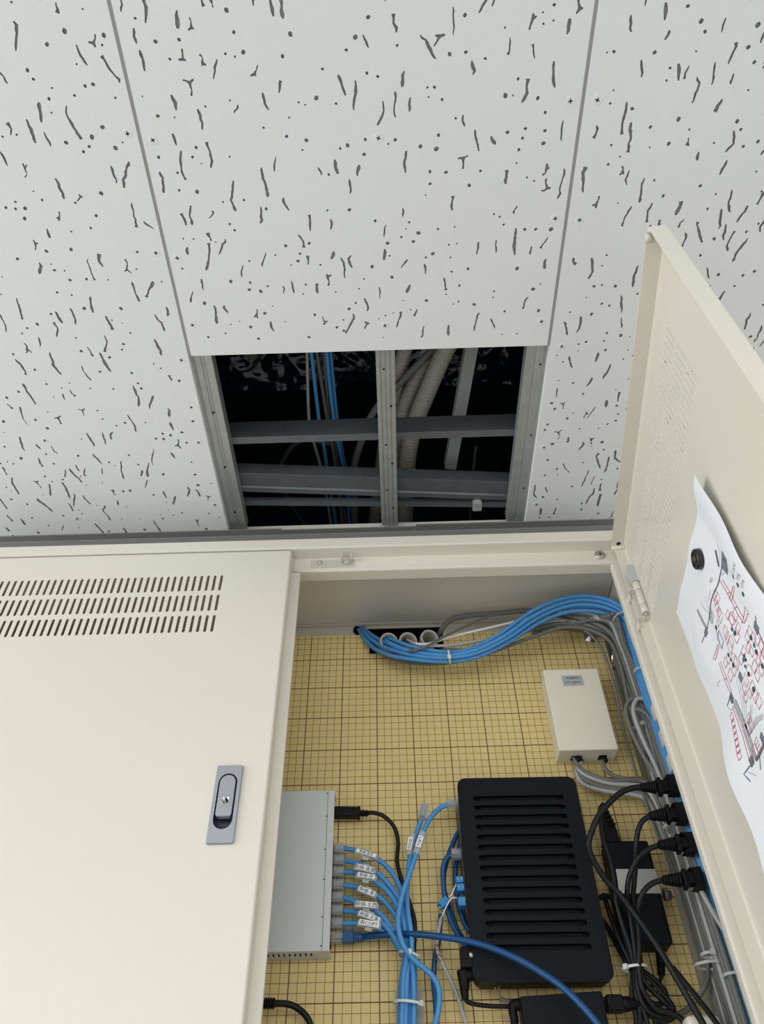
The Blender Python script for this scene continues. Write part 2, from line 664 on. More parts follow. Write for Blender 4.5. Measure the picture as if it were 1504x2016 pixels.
# --- void above the ceiling
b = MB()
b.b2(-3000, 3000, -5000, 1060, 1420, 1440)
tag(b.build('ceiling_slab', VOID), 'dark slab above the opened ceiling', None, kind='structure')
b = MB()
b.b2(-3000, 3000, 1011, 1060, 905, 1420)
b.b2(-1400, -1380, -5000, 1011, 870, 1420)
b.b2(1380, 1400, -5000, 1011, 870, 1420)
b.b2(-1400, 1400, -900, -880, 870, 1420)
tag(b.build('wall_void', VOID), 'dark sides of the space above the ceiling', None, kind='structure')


# furring bars: pressed galvanised channels
def furring(xc, half, y0, y1, label, group):
    z = CZ + BT
    prof = [(-half, 19), (-half, 0.6), (-half + 0.6, 0)]
    k = half
    for a, c in ((-0.62, 0), (-0.54, 1.3), (-0.46, 1.3), (-0.38, 0), (-0.10, 0), (-0.05, 1.0), (0.05, 1.0), (0.10, 0), (0.38, 0), (0.46, 1.3), (0.54, 1.3), (0.62, 0)):
        prof.append((a * k, c))
    prof += [(half - 0.6, 0), (half, 0.6), (half, 19), (half - 4, 19), (half - 4, 18), (half - 1, 18), (half - 1, 1.2), (-half + 1, 2.4), (-half + 1, 18), (-half + 4, 18), (-half + 4, 19)]
    b = MB()
    b.prism([(xc + x, y0, z + h) for x, h in prof], (0, y1 - y0, 0))
    t = thing('furring_bar', (xc, (y0 + y1) / 2, z), label, 'metal bar', group)
    b.build('channel', GALV, t)
    hb = MB()
    for i, yy in enumerate((548, 606, 664, 706, 752, 793)):
        hx = xc + (0.46 if i % 2 else -0.2) * half
        hb.lathe((hx, yy + random.uniform(-8, 8), z + 1.0), (0, 0, -1), [(0, 1.5), (1.15, 1.5), (1.2, 0.4)], 8)
    hb.build('screw_holes', BLKPL2, t, kind='stuff')
    return t


furring(XL, 25, -880, 827, 'wide galvanised ceiling bar along the left edge of the opening', 'galvanised bars under the opening')
furring(XR, 25, -880, 827, 'wide galvanised ceiling bar along the right edge of the opening', 'galvanised bars under the opening')
furring(1.6, 12.5, -880, 827, 'narrow galvanised ceiling bar down the middle of the opening', 'galvanised bars under the opening')


# carrier channels lying across the bars
def carrier(p0, p1, h, w, label, up=0.0, material=GALVD):
    p0, p1 = Vector(p0), Vector(p1)
    d = (p1 - p0).normalized()
    n = Vector((-d.y, d.x, 0)) if d.x > 0 else Vector((d.y, -d.x, 0))   # away from the lens
    b = MB()
    t = 1.2
    prof = [(0, 0), (w, 0), (w, t), (t, t), (t, h - t), (w, h - t), (w, h), (0, h)]
    if w > 20:
        prof = [(0, 0), (4, 0), (5, 1.6), (w - 10, 2.6), (w - 8.5, 0), (w, 0), (w, h), (0, h)]
    b.prism([p0 + n * a + Vector((0, 0, c)) for a, c in prof], p1 - p0)
    o = b.build('carrier_channel', material)
    return tag(o, label, 'metal channel', 'steel channels above the opening')


carrier((-420, 663, 875), (420, 662, 875), 37, 12, 'straight steel channel crossing the upper half of the ceiling opening')
carrier((-420, 713, 876), (420, 781, 876), 22, 38, 'skewed broad steel channel crossing near the bottom of the opening', material=GALVD)
carrier((-420, 777, 876), (420, 817, 876), 9, 9.5, 'thin steel rail lowest in the ceiling opening')
# end clip on the thin rail
c0 = atz(940, 1000, 868)
b = MB()
b.box((c0.x, c0.y, 874), (14, 16, 10), mi=0, bev=1)
b.box((c0.x, c0.y - 9, 878), (9, 3, 14), mi=0, bev=0.6)
tag(b.build('rail_clip', FROST), 'clear plastic clip on the thin rail in the opening', 'clip')

# black sheeting with wrinkles
b = MB()
nx, ny = 190, 84
for j in range(ny + 1):
    for i in range(nx + 1):
        x = -420 + 840 * i / nx
        y = 400 + 330 * j / ny
        v1 = mnoise.noise(Vector((x * 0.010, y * 0.016, 0.3)))
        v2 = mnoise.noise(Vector((x * 0.030 + 5, y * 0.045, 1.7)))
        v3 = mnoise.noise(Vector((x * 0.085, y * 0.10 + 3, 4.1)))
        z = 1120 - 0.10 * (y - 400) + 26 * abs(v1) + 13 * abs(v2) + 4 * abs(v3)
        b.v.append(Vector((x, y, z)))
for j in range(ny):
    for i in range(nx):
        q = j * (nx + 1) + i
        b.f.append([q, q + 1, q + nx + 2, q + nx + 1])
        b.m.append(0)
        b.sm.append(True)
tag(b.build('plastic_sheet', FOIL), 'crumpled black plastic sheeting above the ceiling opening', 'sheeting')


# cables in the void, z in mm per point
def zcable(name, label, cat, pts, r, material, group=None, ribs=False):
    P = [atz(360 + x / 2.032, 660 + y / 2.032, z) for x, y, z in pts]
    b = MB()
    if ribs:
        path = catmull(P, 14)
        # resample and ripple
        acc = [0]
        for i in range(1, len(path)):
            acc.append(acc[-1] + (path[i] - path[i - 1]).length)
        step = 1.6
        out, j = [], 0
        nst = int(acc[-1] / step)
        for k in range(nst):
            s = k * step
            while j < len(acc) - 2 and acc[j + 1] < s:
                j += 1
            t = (s - acc[j]) / max(1e-6, acc[j + 1] - acc[j])
            out.append(path[j].lerp(path[j + 1], t))
        rad = [r if k % 4 in (0, 1) else r * 0.84 for k in range(nst)]
        b.tube(out, lambda t: rad[min(nst - 1, int(round(t * (nst - 1))))], 14, smooth_path=False)
    else:
        b.tube(P, r, 8)
    o = b.build(name, material)
    return tag(o, label, cat, group)


VG = 'data cables hanging in the ceiling opening'
zcable('data_cable', 'leftmost thin grey cable hanging in the ceiling opening', 'cable', [(494, 20, 985), (497, 75, 985), (505, 340, 985), (530, 450, 985), (562, 570, 990), (600, 800, 1000)], 2.6, LGREY, VG)
zcable('data_cable', 'leftmost light blue cable hanging in the ceiling opening', 'cable', [(508, 20, 975), (515, 78, 975), (545, 340, 975), (565, 450, 975), (582, 570, 980), (620, 800, 990)], 3.0, BLUE, VG)
zcable('data_cable', 'grey cable between the blue ones in the ceiling opening', 'cable', [(528, 20, 985), (537, 80, 985), (577, 330, 985), (600, 450, 985), (617, 570, 985), (645, 800, 990)], 3.0, GREY, VG)
zcable('data_cable', 'thin grey cable hugging the middle blue cable in the ceiling opening', 'cable', [(560, 20, 990), (566, 80, 990), (586, 330, 990), (612, 450, 990), (628, 570, 990), (660, 800, 990)], 2.4, GREY, VG)
zcable('data_cable', 'middle light blue cable hanging in the ceiling opening', 'cable', [(568, 20, 975), (576, 80, 975), (604, 340, 975), (632, 480, 975), (650, 570, 980), (672, 800, 990)], 3.0, BLUE, VG)
zcable('data_cable', 'rightmost light blue cable hanging in the ceiling opening', 'cable', [(584, 20, 982), (591, 80, 982), (617, 340, 982), (640, 480, 982), (660, 570, 985), (690, 800, 990)], 3.0, BLUE, VG)
zcable('flexible_hose', 'smooth pale grey hose bending down beside the middle bar', 'hose', [(1060, 0, 1000), (985, 72, 995), (860, 200, 985), (760, 312, 975), (712, 430, 970), (688, 520, 968), (688, 640, 970), (690, 800, 975)], 6.0, GREY)
zcable('corrugated_conduit', 'corrugated grey conduit passing behind the middle bar', 'conduit', [(905, 0, 1010), (882, 80, 1010), (855, 200, 1010), (825, 330, 1010), (790, 560, 1010), (760, 800, 1010)], 12, PFG, 'corrugated conduits in the ceiling opening', True)
zcable('corrugated_conduit', 'middle corrugated grey conduit in the ceiling opening', 'conduit', [(1010, 0, 1010), (965, 110, 1005), (905, 240, 1000), (878, 330, 1000), (850, 560, 1020), (850, 800, 1030)], 13, PFG, 'corrugated conduits in the ceiling opening', True)
zcable('corrugated_conduit', 'frontmost corrugated grey conduit right of the middle bar', 'conduit', [(1085, 0, 975), (1040, 80, 975), (980, 220, 975), (932, 340, 975), (906, 450, 975), (895, 560, 975), (888, 800, 980)], 14, PFG, 'corrugated conduits in the ceiling opening', True)
zcable('drain_wire', 'faint dark cable looping at the left of the ceiling opening', 'cable', [(620, 440, 1040), (480, 420, 1040), (410, 480, 1040), (395, 560, 1040), (440, 690, 1040), (520, 800, 1040)], 5.0, GALVD)
zcable('drain_wire', 'thin pointed wire beside the plastic trunking in the opening', 'wire', [(1173, 445, 1000), (1165, 520, 1000), (1155, 585, 1000), (1150, 760, 1005)], 2.6, GREY)
# plastic trunking
p0, p1 = Vector((130, 555, 972)), Vector((101, 786, 944))
d = (p1 - p0).normalized()
p0 = p0 - d * 120
sx = Vector((1, 0, 0))
sx = (sx - d * sx.dot(d)).normalized()
sz = sx.cross(d)
t = thing('trunking', p1, 'pale grey square plastic trunking ending in the ceiling opening', 'trunking')
b = MB()
L = (p1 - p0).length
prof = [(-9, -8), (9, -8), (9, 8), (7.6, 8), (7.6, -6.6), (-7.6, -6.6), (-7.6, 8), (-9, 8)]
b.prism([p0 + sx * a + sz * (-c if sz.z < 0 else c) for a, c in prof], d * L)
b.build('duct', mat('trunking_grey', rgb(150, 153, 152), 0.4), t)
b = MB()
b.box(p0 + d * L / 2 + Vector((0, 0, 9)), (18.5, L, 1.5), ax=sx, ay=d, az=sz)
b.build('lid', mat('trunking_grey', rgb(150, 153, 152), 0.4), t)


# --- edge trim between ceiling and wall, three lengths
def trim(name, x0, x1, ya, label):
    b = MB()
    yb = 830.5
    prof = [(ya, CZ - 0.2), (ya, CZ - 1.8), (yb - 1, CZ - 1.8), (yb + 0.5, CZ - 3.2), (yb + 0.5, CZ - 62), (yb + 1.4, CZ - 62), (yb + 1.4, CZ - 0.2)]
    b.prism([(x0, y, z) for y, z in prof], (x1 - x0, 0, 0))
    tag(b.build(name, TRIMG), label, None, kind='structure')


xj1 = atz(556, 1050, CZ).x
xj2 = atz(818, 1044, CZ).x
trim('trim_1', -1600, xj1 - 0.2, 818.0, 'left length of grey plastic ceiling edge trim')
trim('trim_2', xj1 + 0.2, xj2 - 0.2, 820.5, 'middle length of grey plastic ceiling edge trim below the opening')
trim('trim_3', xj2 + 0.2, 1600, 817.0, 'right length of grey plastic ceiling edge trim')

# ------------------------------------------------------------------ the steel cabinet
YH, YF, YB, DB = 767.5, 790.4, 966.6, 946.6      # hood face, frame face, back panel, grid board face
CX0, CX1, CZT, CZB = -606.0, 336.5, 771.0, -22.0
cab = thing('steel_cabinet', (-135, 870, CZB), 'cream steel wall cabinet with one door shut and the other open', 'cabinet')


def sheet(name, prof, vec, parent, material=PAINT, th=1.2, smooth=False):
    """bent sheet metal: open profile swept along vec, with real thickness"""
    b = MB()
    vec = Vector(vec)
    prof = [Vector(p) for p in prof]
    n = len(prof)
    ax = vec.normalized()
    offs = []
    for i in range(n):
        a, c = prof[max(0, i - 1)], prof[min(n - 1, i + 1)]
        t = (c - a).normalized()
        offs.append(ax.cross(t).normalized() * th)
    loop = prof + [p + o for p, o in zip(reversed(prof), reversed(offs))]
    b.prism(loop, vec)
    return b.build(name, material, parent)


# hood, front flange and its return, one bent sheet over the whole width
def arc(cy, cz, r, a0, a1, n=4):
    return [(cy + r * math.cos(math.radians(a0 + (a1 - a0) * k / n)), cz + r * math.sin(math.radians(a0 + (a1 - a0) * k / n))) for k in range(n + 1)]


pf = [(YB, CZT)] + arc(YH + 1.5, CZT - 1.5, 1.5, 90, 180) + arc(YH + 2.5, 754.5, 2.5, 180, 270) + arc(YF - 1.5, 750.5, 1.5, 90, 0) \
    + arc(YF + 3, 731.4, 3, 180, 270) + [(810.6, 728.4), (810.6, 734)]
sheet('top_frame', [(CX0, y, z) for y, z in pf], (CX1 - CX0, 0, 0), cab)
# side frames
for sgn, xo in ((1, CX1), (-1, CX0)):
    xi = xo - sgn * 27.0
    q = [(xo, YB), (xo, YF + 1.5)] + [(xo - sgn * 1.5, YF)]
    q += [(xi + sgn * (3 + 3 * math.cos(math.radians(a))), YF + 3 - 3 * math.sin(math.radians(a))) for a in (90, 112, 135, 157, 180)]
    q += [(xi, 800)]
    sheet('side_frame', [(x, y, CZB) for x, y in q], (0, 0, 727.5 - CZB), cab, th=1.2 if sgn < 0 else -1.2)
b = MB()
b.b2(CX0, CX1, YF, YB, CZB - 2, CZB)
b.b2(CX0, CX1, YF, YF + 1.2, CZB, CZB + 24)
b.build('bottom_panel', PAINT, cab)
# interior ceiling sheet and back panel with the cable opening
hx0, hx1 = at(727, 1270, DB).x, at(873, 1260, DB).x
zo_top = at(790, 1236, YB).z
ring = circle2(at(708, 1240, YB).x, at(708, 1241, YB).z, 9.5, 16)
b = MB()
b.panel([(CX0, CZB), (CX1, CZB), (CX1, CZT), (CX0, CZT)], [rrect(hx0 - 6, hx1 + 3, 690, zo_top, 1.5), ring],
        lambda x, z: (x, YB, z), (0, 1.6, 0))
b.build('back_panel', PAINT, cab)
# black rubber edge of the round hole
b = MB()
cxr, czr = at(708, 1240, YB).x, at(708, 1241, YB).z
b.tube([Vector((cxr + 9 * math.cos(a), YB - 0.6, czr + 9 * math.sin(a))) for a in [k * 2 * math.pi / 20 for k in range(20)]], 1.5, 6, smooth_path=False, closed=True)
b.build('grommet', BLKPL2, cab)
# fold line of the inner top sheet
b = MB()
b.b2(CX0 + 2, CX1 - 2, YB - 7, YB - 0.3, CZT - 3.4, CZT - 1.6, bev=0.6)
b.build('top_fold', PAINT, cab)

# the yellow grid board, notched for the pipes, screwed to studs
ztop = at(640, 1252, DB).z
zn = at(735, 1287, DB).z
outl = [(-560, CZB + 20), (320.5, CZB + 20), (324.5, ztop - 1.5), (hx1, ztop - 0.3), (hx1, zn), (hx0, zn), (hx0, ztop), (-560, ztop + 3)]
b = MB()
b.panel(outl, [], lambda x, z: (x, DB, z), (0, 12, 0))
board = b.build('grid_board', GRID, cab, origin=(GX, DB, GZ), fix=False)
for (px, py, hx) in ((1161, 1256, True), (1206, 1300, False)):
    p = at(px, py, DB if hx else DB + 10)
    b = MB()
    if hx:
        b.lathe((p.x, DB, p.z), (0, -1, 0), [(0, 9), (1.4, 9), (1.6, 6.5), (3.4, 6.5), (3.6, 5.2), (7.5, 5.0), (8.3, 3.5)], 6 if False else 18)
        b.box((p.x, DB - 8.5, p.z), (5, 0.5, 1.1), mi=1)
        b.box((p.x, DB - 8.5, p.z), (1.1, 0.5, 5), mi=1)
    else:
        b.lathe((p.x, YB, p.z), (0, -1, 0), [(0, 11), (6, 11), (8, 8), (9, 6), (14, 6), (14.2, 4), (34, 4), (34.5, 2)], 14)
    b.build('stud_screw', [NICKEL, BLKPL2], cab)
# screw and catch on the front flange
p = at(1181, 1093, YF)
b = MB()
b.lathe((p.x, YF, p.z), (0, -1, 0), [(0, 8), (1.0, 8), (2.2, 6.5), (2.8, 3), (2.9, 0.5)], 22)
for s in (0.6, 2.2):
    b.box((p.x, YF - 2.95, p.z), (4.6, 0.3, 1.0), ax=(math.cos(s), 0, math.sin(s)), az=(-math.sin(s), 0, math.cos(s)), mi=1)
b.build('frame_screw', [NICKEL, BLKPL2], cab)
p = at(655, 1110, YF)
b = MB()
b.box((p.x, YF - 0.6, p.z), (62, 1.0, 15), bev=0.4)
CATCH = mat('catch_plastic', rgb(222, 220, 208), 0.4, alpha=0.55)
ct = b.build('door_catch', CATCH, cab)
p = at(683, 1108, YF)
b = MB()
b.lathe((p.x, YF - 1, p.z), (0, -1, 0), [(0, 5.5), (3, 5.5), (4.5, 3.5), (4.6, 0.4)], 14)
b.box((p.x - 7, YF - 7, p.z + 2), (2.4, 13, 9), bev=0.8)
b.box((p.x + 7, YF - 7, p.z + 2), (2.4, 13, 9), bev=0.8)
b.build('catch_fork', CATCH, ct)
p = at(630, 1109, YF)
b = MB()
b.lathe((p.x, YF - 1, p.z), (0, -1, 0), [(0, 3.4), (1.2, 3.4), (2, 1.8), (2.4, 1.0), (5.0, 0.9)], 12)
b.build('catch_screw', NICKEL, ct)

# ------------------------------------------------------------------ the doors
DW, DZT, DZB, DD = 466.0, 749.8, -14.0, 19.5
slots = []
for zt in (704.6, 669.9, 635.2):
    for k in range(39):
        slots.append(stadium(28.2 + k * 9.1, zt - 13.6, 3.7, 27.6))
HX = 436.5            # handle centre from the hinge edge, mm


def make_door(mp, handle, parent):
    root = thing('door', mp(DW / 2, 0, DZB), parent=parent)
    holes = list(slots)
    if handle:
        holes = holes + [stadium(DW - 42.5, 381, 20.5, 61, 8)]
    b = MB()
    r = 3.0
    b.panel([(r, DZB + r), (DW - r, DZB + r), (DW - r, DZT - r), (r, DZT - r)], holes, lambda s, z: mp(s, 0, z),
            Vector(mp(0, 1.2, 0)) - Vector(mp(0, 0, 0)))
    b.build('door_panel', PAINT, root)

    def edge(name, pts, vec):
        n = len(pts)
        vec = Vector(vec)
        bb = MB()
        pts = [Vector(p) for p in pts]
        # sheet 1.2 thick: offset towards the inside of the tray
        cen = sum(pts, Vector()) / n
        offs = []
        ax = vec.normalized()
        for i in range(n):
            t = (pts[min(n - 1, i + 1)] - pts[max(0, i - 1)]).normalized()
            o = ax.cross(t).normalized() * 1.2
            if o.dot(Vector(mp(DW / 2, 12, (DZT + DZB) / 2)) - pts[i]) < 0:
                o = -o
            offs.append(o)
        bb.prism(pts + [p + o for p, o in zip(reversed(pts), reversed(offs))], vec)
        return bb.build(name, PAINT, root)
    A = [0, 18, 36, 54, 72, 90]
    R = Vector
    fl = [(r - r * math.sin(math.radians(a)), r - r * math.cos(math.radians(a))) for a in A]
    vz = Vector(mp(0, 0, DZT - r)) - Vector(mp(0, 0, DZB + r))
    edge('free_flange', [mp(DW - e, d, DZB + r) for e, d in fl] + [mp(DW, DD, DZB + r)], vz)
    edge('hinge_flange', [mp(e, d, DZB + r) for e, d in fl] + [mp(0, DD - 4, DZB + r)], vz)
    vs = Vector(mp(DW - r, 0, 0)) - Vector(mp(r, 0, 0))
    edge('top_flange', [mp(r, d, DZT - e) for e, d in fl] + [mp(r, DD, DZT)], vs)
    edge('bottom_flange', [mp(r, d, DZB + e) for e, d in fl] + [mp(r, DD, DZB)], vs)
    for s0 in (DW - r, r):
        for z0 in (DZT - r, DZB + r):
            bb = MB()
            bb.lathe(mp(s0, r, z0), Vector(mp(0, 1, 0)) - Vector(mp(0, 0, 0)), [(-r, 0.2), (-r * 0.95, r * 0.35), (-r * 0.7, r * 0.72), (-r * 0.3, r * 0.96), (0, r), (DD - r, r), (DD - r, r - 1.2)], 16)
            bb.build('corner', PAINT, root)
    return root


XD0 = -137.2 - DW


def mpL(s, d, z):
    return Vector((XD0 + s, YH + d, z))


dl = make_door(mpL, True, cab)
# rebate strip along the meeting edge of the shut door
b = MB()
b.b2(-138.5, -125.3, YH + 19.6, YH + 21, DZB + 10, 723.5, bev=0.5)
b.b2(-126.5, -125.3, YH + 21, YH + 25, DZB + 10, 722.5)
b.build('rebate_strip', PAINT, dl)
# flush handle
hx = -137.2 - 42.5
b = MB()
b.panel(rrect(hx - 13.6, hx + 13.6, 336.6, 421.0, 1.6), [stadium(hx, 381, 20.0, 61, 10)], lambda x, z: (x, YH - 3.6, z), (0, 3.6, 0))
b.build('handle_plate', CHROME, dl)
b = MB()
b.panel(rrect(hx - 14.3, hx + 14.3, 335.9, 421.7, 2), [stadium(hx, 381, 20.0, 61, 10)], lambda x, z: (x, YH - 1.5, z), (0, 1.4, 0))
b.build('handle_rim', CHROME, dl)
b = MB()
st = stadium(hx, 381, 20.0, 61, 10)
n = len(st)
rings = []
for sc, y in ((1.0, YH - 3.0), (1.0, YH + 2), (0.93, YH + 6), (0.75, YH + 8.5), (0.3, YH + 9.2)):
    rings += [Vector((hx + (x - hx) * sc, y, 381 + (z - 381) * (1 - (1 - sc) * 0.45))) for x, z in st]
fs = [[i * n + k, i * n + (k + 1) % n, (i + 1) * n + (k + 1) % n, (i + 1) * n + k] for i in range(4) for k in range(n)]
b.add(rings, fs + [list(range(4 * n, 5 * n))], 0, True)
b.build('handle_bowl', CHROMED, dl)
b = MB()
lev = [(hx + 8.4 * math.cos(math.radians(a)), 401 + 8.4 * math.sin(math.radians(a))) for a in range(0, 181, 18)] + \
      [(hx - 8.4, 366), (hx - 6.8, 363.6), (hx + 6.8, 363.6), (hx + 8.4, 366)]
b.prism([(x, YH - 4.2, z) for x, z in lev], (0, 6, 0))
b.prism([(hx + (x - hx) * 0.94, YH - 4.8, 383 + (z - 383) * 0.975) for x, z in lev], (0, 0.7, 0))
b.build('handle_lever', CHROME, dl)
b = MB()
b.lathe((hx + 0.3, YH - 4.4, 381), (0, -1, 0), [(0, 4.8), (0.9, 4.8), (1.0, 4.2), (0.55, 3.9), (0.5, 0.4)], 20)
b.box((hx + 1.3, YH - 5.2, 381), (1.6, 0.7, 4.2), ax=(0.9, 0, 0.4), az=(-0.4, 0, 0.9), mi=1)
b.build('lock_cylinder', [NICKEL, BLKPL2], dl)

# the open door, swung about the right hand hinges
HA = atz(1229.8, 1076.5, DZT)
HC = atz(1313.8, 440, DZT)
DU = (HC - HA).normalized()
DN = Vector((DU.y, -DU.x, 0))


def mpR(s, d, z):
    return Vector((HA.x + DU.x * s + DN.x * d, HA.y + DU.y * s + DN.y * d, z))


dr = make_door(mpR, False, cab)


def ondoor(px, py, d=0.0):
    """spot of the open door's inner face seen there: (along door, height)"""
    q = ray(px, py)
    P0 = Vector((HA.x, HA.y, 0)) + DN * d
    P = q * (P0.dot(DN) / q.dot(DN))
    return ((P - HA).dot(DU), P.z)


b = MB()
b.lathe(mpR(DW - 9, DD - 4, DZT - 9), DN, [(0, 4.6), (6, 4.6), (7.5, 4.0), (8.2, 2.2)], 14)
b.build('door_buffer', RUBBER, dr)
b = MB()
b.lathe(mpR(9, DD * 0.5, DZT - 1.0), (0, 0, -1), [(0, 3.0), (0.45, 3.0), (0.5, 0.3)], 14)
b.build('flange_hole', BLKPL2, dr)

# lift-off hinge at the top of the open door
hg = thing('hinge', (326, 770, 620), parent=cab)
ha = Vector((325.8, 769.5, 0))
for nm, z0, z1, rr in (('knuckle', 659, 672, 4.9), ('barrel', 635, 658.6, 4.7), ('knuckle', 621, 634.6, 4.9)):
    b = MB()
    b.lathe((ha.x, ha.y, z0), (0, 0, 1), [(0, rr - 0.5), (0.5, rr), (z1 - z0 - 0.5, rr), (z1 - z0, rr - 0.5)], 18)
    b.build(nm, PAINT, hg)
b = MB()
b.lathe((ha.x, ha.y, 620.8), (0, 0, -1), [(-1, 2.6), (2.5, 2.6), (4.5, 0.6)], 12)
b.build('pin', NICKEL, hg)
b = MB()
lv = [(-4.5, 0), (4.5, 0), (5.5, 6), (7.2, 13), (7.4, 21), (6, 26), (2, 28.5), (-3, 28.5), (-6.5, 26), (-7.5, 21), (-7.2, 12), (-5.5, 5)]
b.prism([(ha.x + a, ha.y - 5, 672.5 + c) for a, c in lv], (0, 9, 0))
b.build('release_lever', CAPG, hg)
b = MB()
for z0 in (663, 616):
    b.box((ha.x - 6, ha.y + 10, z0), (9, 18, 2.0), bev=0.5)
    b.box((ha.x - 9.5, ha.y + 14, z0 - 5), (2.0, 10, 11), bev=0.5)
b.box((ha.x - 6, YF - 1, 640), (12, 2, 46), bev=0.6)
b.build('bracket', PAINT, hg)

# ------------------------------------------------------------------ pipes through the back
for (px, py, lab) in ((766, 1262, 'left of the three grey pipe ends below the round cable hole'), (804, 1261, 'middle of the three grey pipe ends at the top of the grid board'), (846, 1256, 'right and emptiest of the three grey pipe ends')):
    p = at(px, py, 918)
    q = p + Vector((-28, 128, 30))
    ax = (p - q).normalized()
    b = MB()
    L = (p - q).length
    b.lathe(q, ax, [(0, 13), (L - 9, 13), (L - 8.6, 13.9), (L - 0.6, 13.9), (L, 13.4), (L, 11.0), (L - 2, 10.4), (4, 10.2), (3, 0.2)], 26)
    tag(b.build('pipe_end', PVC), lab, 'pipe', 'grey pipe ends in the cabinet top')


def path(pts):
    return [at(*p) for p in pts]


def cable(name, label, cat, pts, r, material, group=None, parent=None, part=None, flat=None, raw=False):
    """a cable as one mesh (part None) or as the named part of a thing"""
    b = MB()
    b.tube(pts if raw else path(pts), r, 10, flat=flat)
    if parent is not None:
        return b.build(part or 'cable', material, parent)
    return tag(b.build(name, material), label, cat, group)


def ring_tie(name, label, c, ax, rx, ry, head_dir, material=NYLON, group='white cable ties', w=2.6):
    """nylon cable tie: an oval band around axis ax with its locking head"""
    c, ax = Vector(c), Vector(ax).normalized()
    fr = Vector((0, -1, 0))
    fr = (fr - ax * fr.dot(ax)).normalized()
    sd = ax.cross(fr)
    t = thing(name, c, label, 'cable tie', group)
    b = MB()
    n = 22
    vs = []
    for k in range(n):
        a = 2 * math.pi * k / n
        o = sd * math.cos(a)
        f2 = fr * math.sin(a)
        for rr, h in ((0, -w / 2), (0, w / 2), (0.9, w / 2), (0.9, -w / 2)):
            vs.append(c + o * (rx + rr) + f2 * (ry + rr) + ax * h)
    fs = [[i * 4 + j, ((i + 1) % n) * 4 + j, ((i + 1) % n) * 4 + (j + 1) % 4, i * 4 + (j + 1) % 4] for i in range(n) for j in range(4)]
    b.add(vs, fs)
    b.build('band', material, t)
    b = MB()
    hd = math.radians(head_dir)
    pos = c + sd * (math.cos(hd) * (rx + 2)) + fr * (math.sin(hd) * (ry + 2))
    o = (sd * math.cos(hd) + fr * math.sin(hd)).normalized()
    b.box(pos, (4.2, 5.4, 5.0), ax=o, ay=ax, az=o.cross(ax), bev=0.8)
    b.build('head', material, t)
    return t


# ------------------------------------------------------------------ network switch
SY = 918.5
sw_br = atz(648.9, 1872.3, 283.5)
xs1 = sw_br.x
zs0 = 283.0
zs1 = at(659, 1555.5, SY).z
xs0 = xs1 - 165
sw = thing('network_switch', ((xs0 + xs1) / 2, (SY + DB) / 2, zs0), 'flat light grey metal network switch half hidden by the shut door', 'network switch')
b = MB()
b.b2(xs0, xs1, SY, SY + 1.2, zs0, zs1, bev=0.5)
b.b2(xs0, xs1, SY + 1.2, DB - 1, zs1 - 1.2, zs1)
b.b2(xs1 - 3.2, xs1 - 2, SY + 1.2, DB - 1, zs0 + 1.2, zs1 - 1.2)
holes = [rrect(xs1 - 22 - 6.0 * k, xs1 - 20 - 6.0 * k, SY + 7, SY + 19, 0.9, 2) for k in range(22)]
b.panel([(xs0, SY + 1.2), (xs1, SY + 1.2), (xs1, DB - 1), (xs0, DB - 1)], holes, lambda x, y: (x, y, zs0), (0, 0, 1.2))
b.b2(xs0, xs0 + 1.2, SY + 1.2, DB - 1, zs0 + 1.2, zs1 - 1.2)
b.build('case', CASE, sw)
b = MB()
b.b2(xs0 + 3, xs1 - 4, SY + 3, DB - 3, zs0 + 4, zs1 - 4)
b.build('inner_chassis', BLKPL2, sw)
# folded seam of the lid, a shallow line with small notches
b = MB()
xsm = xs1 - 8.3
b.b2(xsm - 0.25, xsm + 0.25, SY - 0.25, SY + 0.1, zs0 + 0.5, zs1 - 0.5)
b.build('lid_seam', mat('seam_grey', rgb(96, 100, 102), 0.6), sw)
b = MB()
for py in (1562, 1607, 1672, 1731.5, 1805, 1862):
    z = at(640, py, SY).z
    b.box((xsm - 0.9, SY - 0.2, z), (2.2, 0.5, 0.9))
b.build('lid_notches', BLKPL2, sw, kind='stuff')
b = MB()
for k in range(2):
    xx = xsm - 1.3
    za, zb = ((at(640, 1564, SY).z, at(640, 1606, SY).z), (at(640, 1674, SY).z, at(640, 1730, SY).z))[k]
    b.b2(xx - 0.3, xx + 0.3, SY - 0.3, SY + 0.1, zb, za)
b.build('lid_lips', CASE, sw, kind='stuff')

PY0 = [1671, 1694, 1717.4, 1742.4, 1767.4, 1793, 1818.6, 1846]
PORTY = 932.0
port_z = [at(660 - i * 1.0, y, PORTY).z for i, y in enumerate(PY0)]
b = MB()
b.b2(xs1 - 2, xs1 - 0.4, SY + 2, DB - 3, port_z[-1] - 8, port_z[0] + 8)
b.build('port_block', BLKPL2, sw)


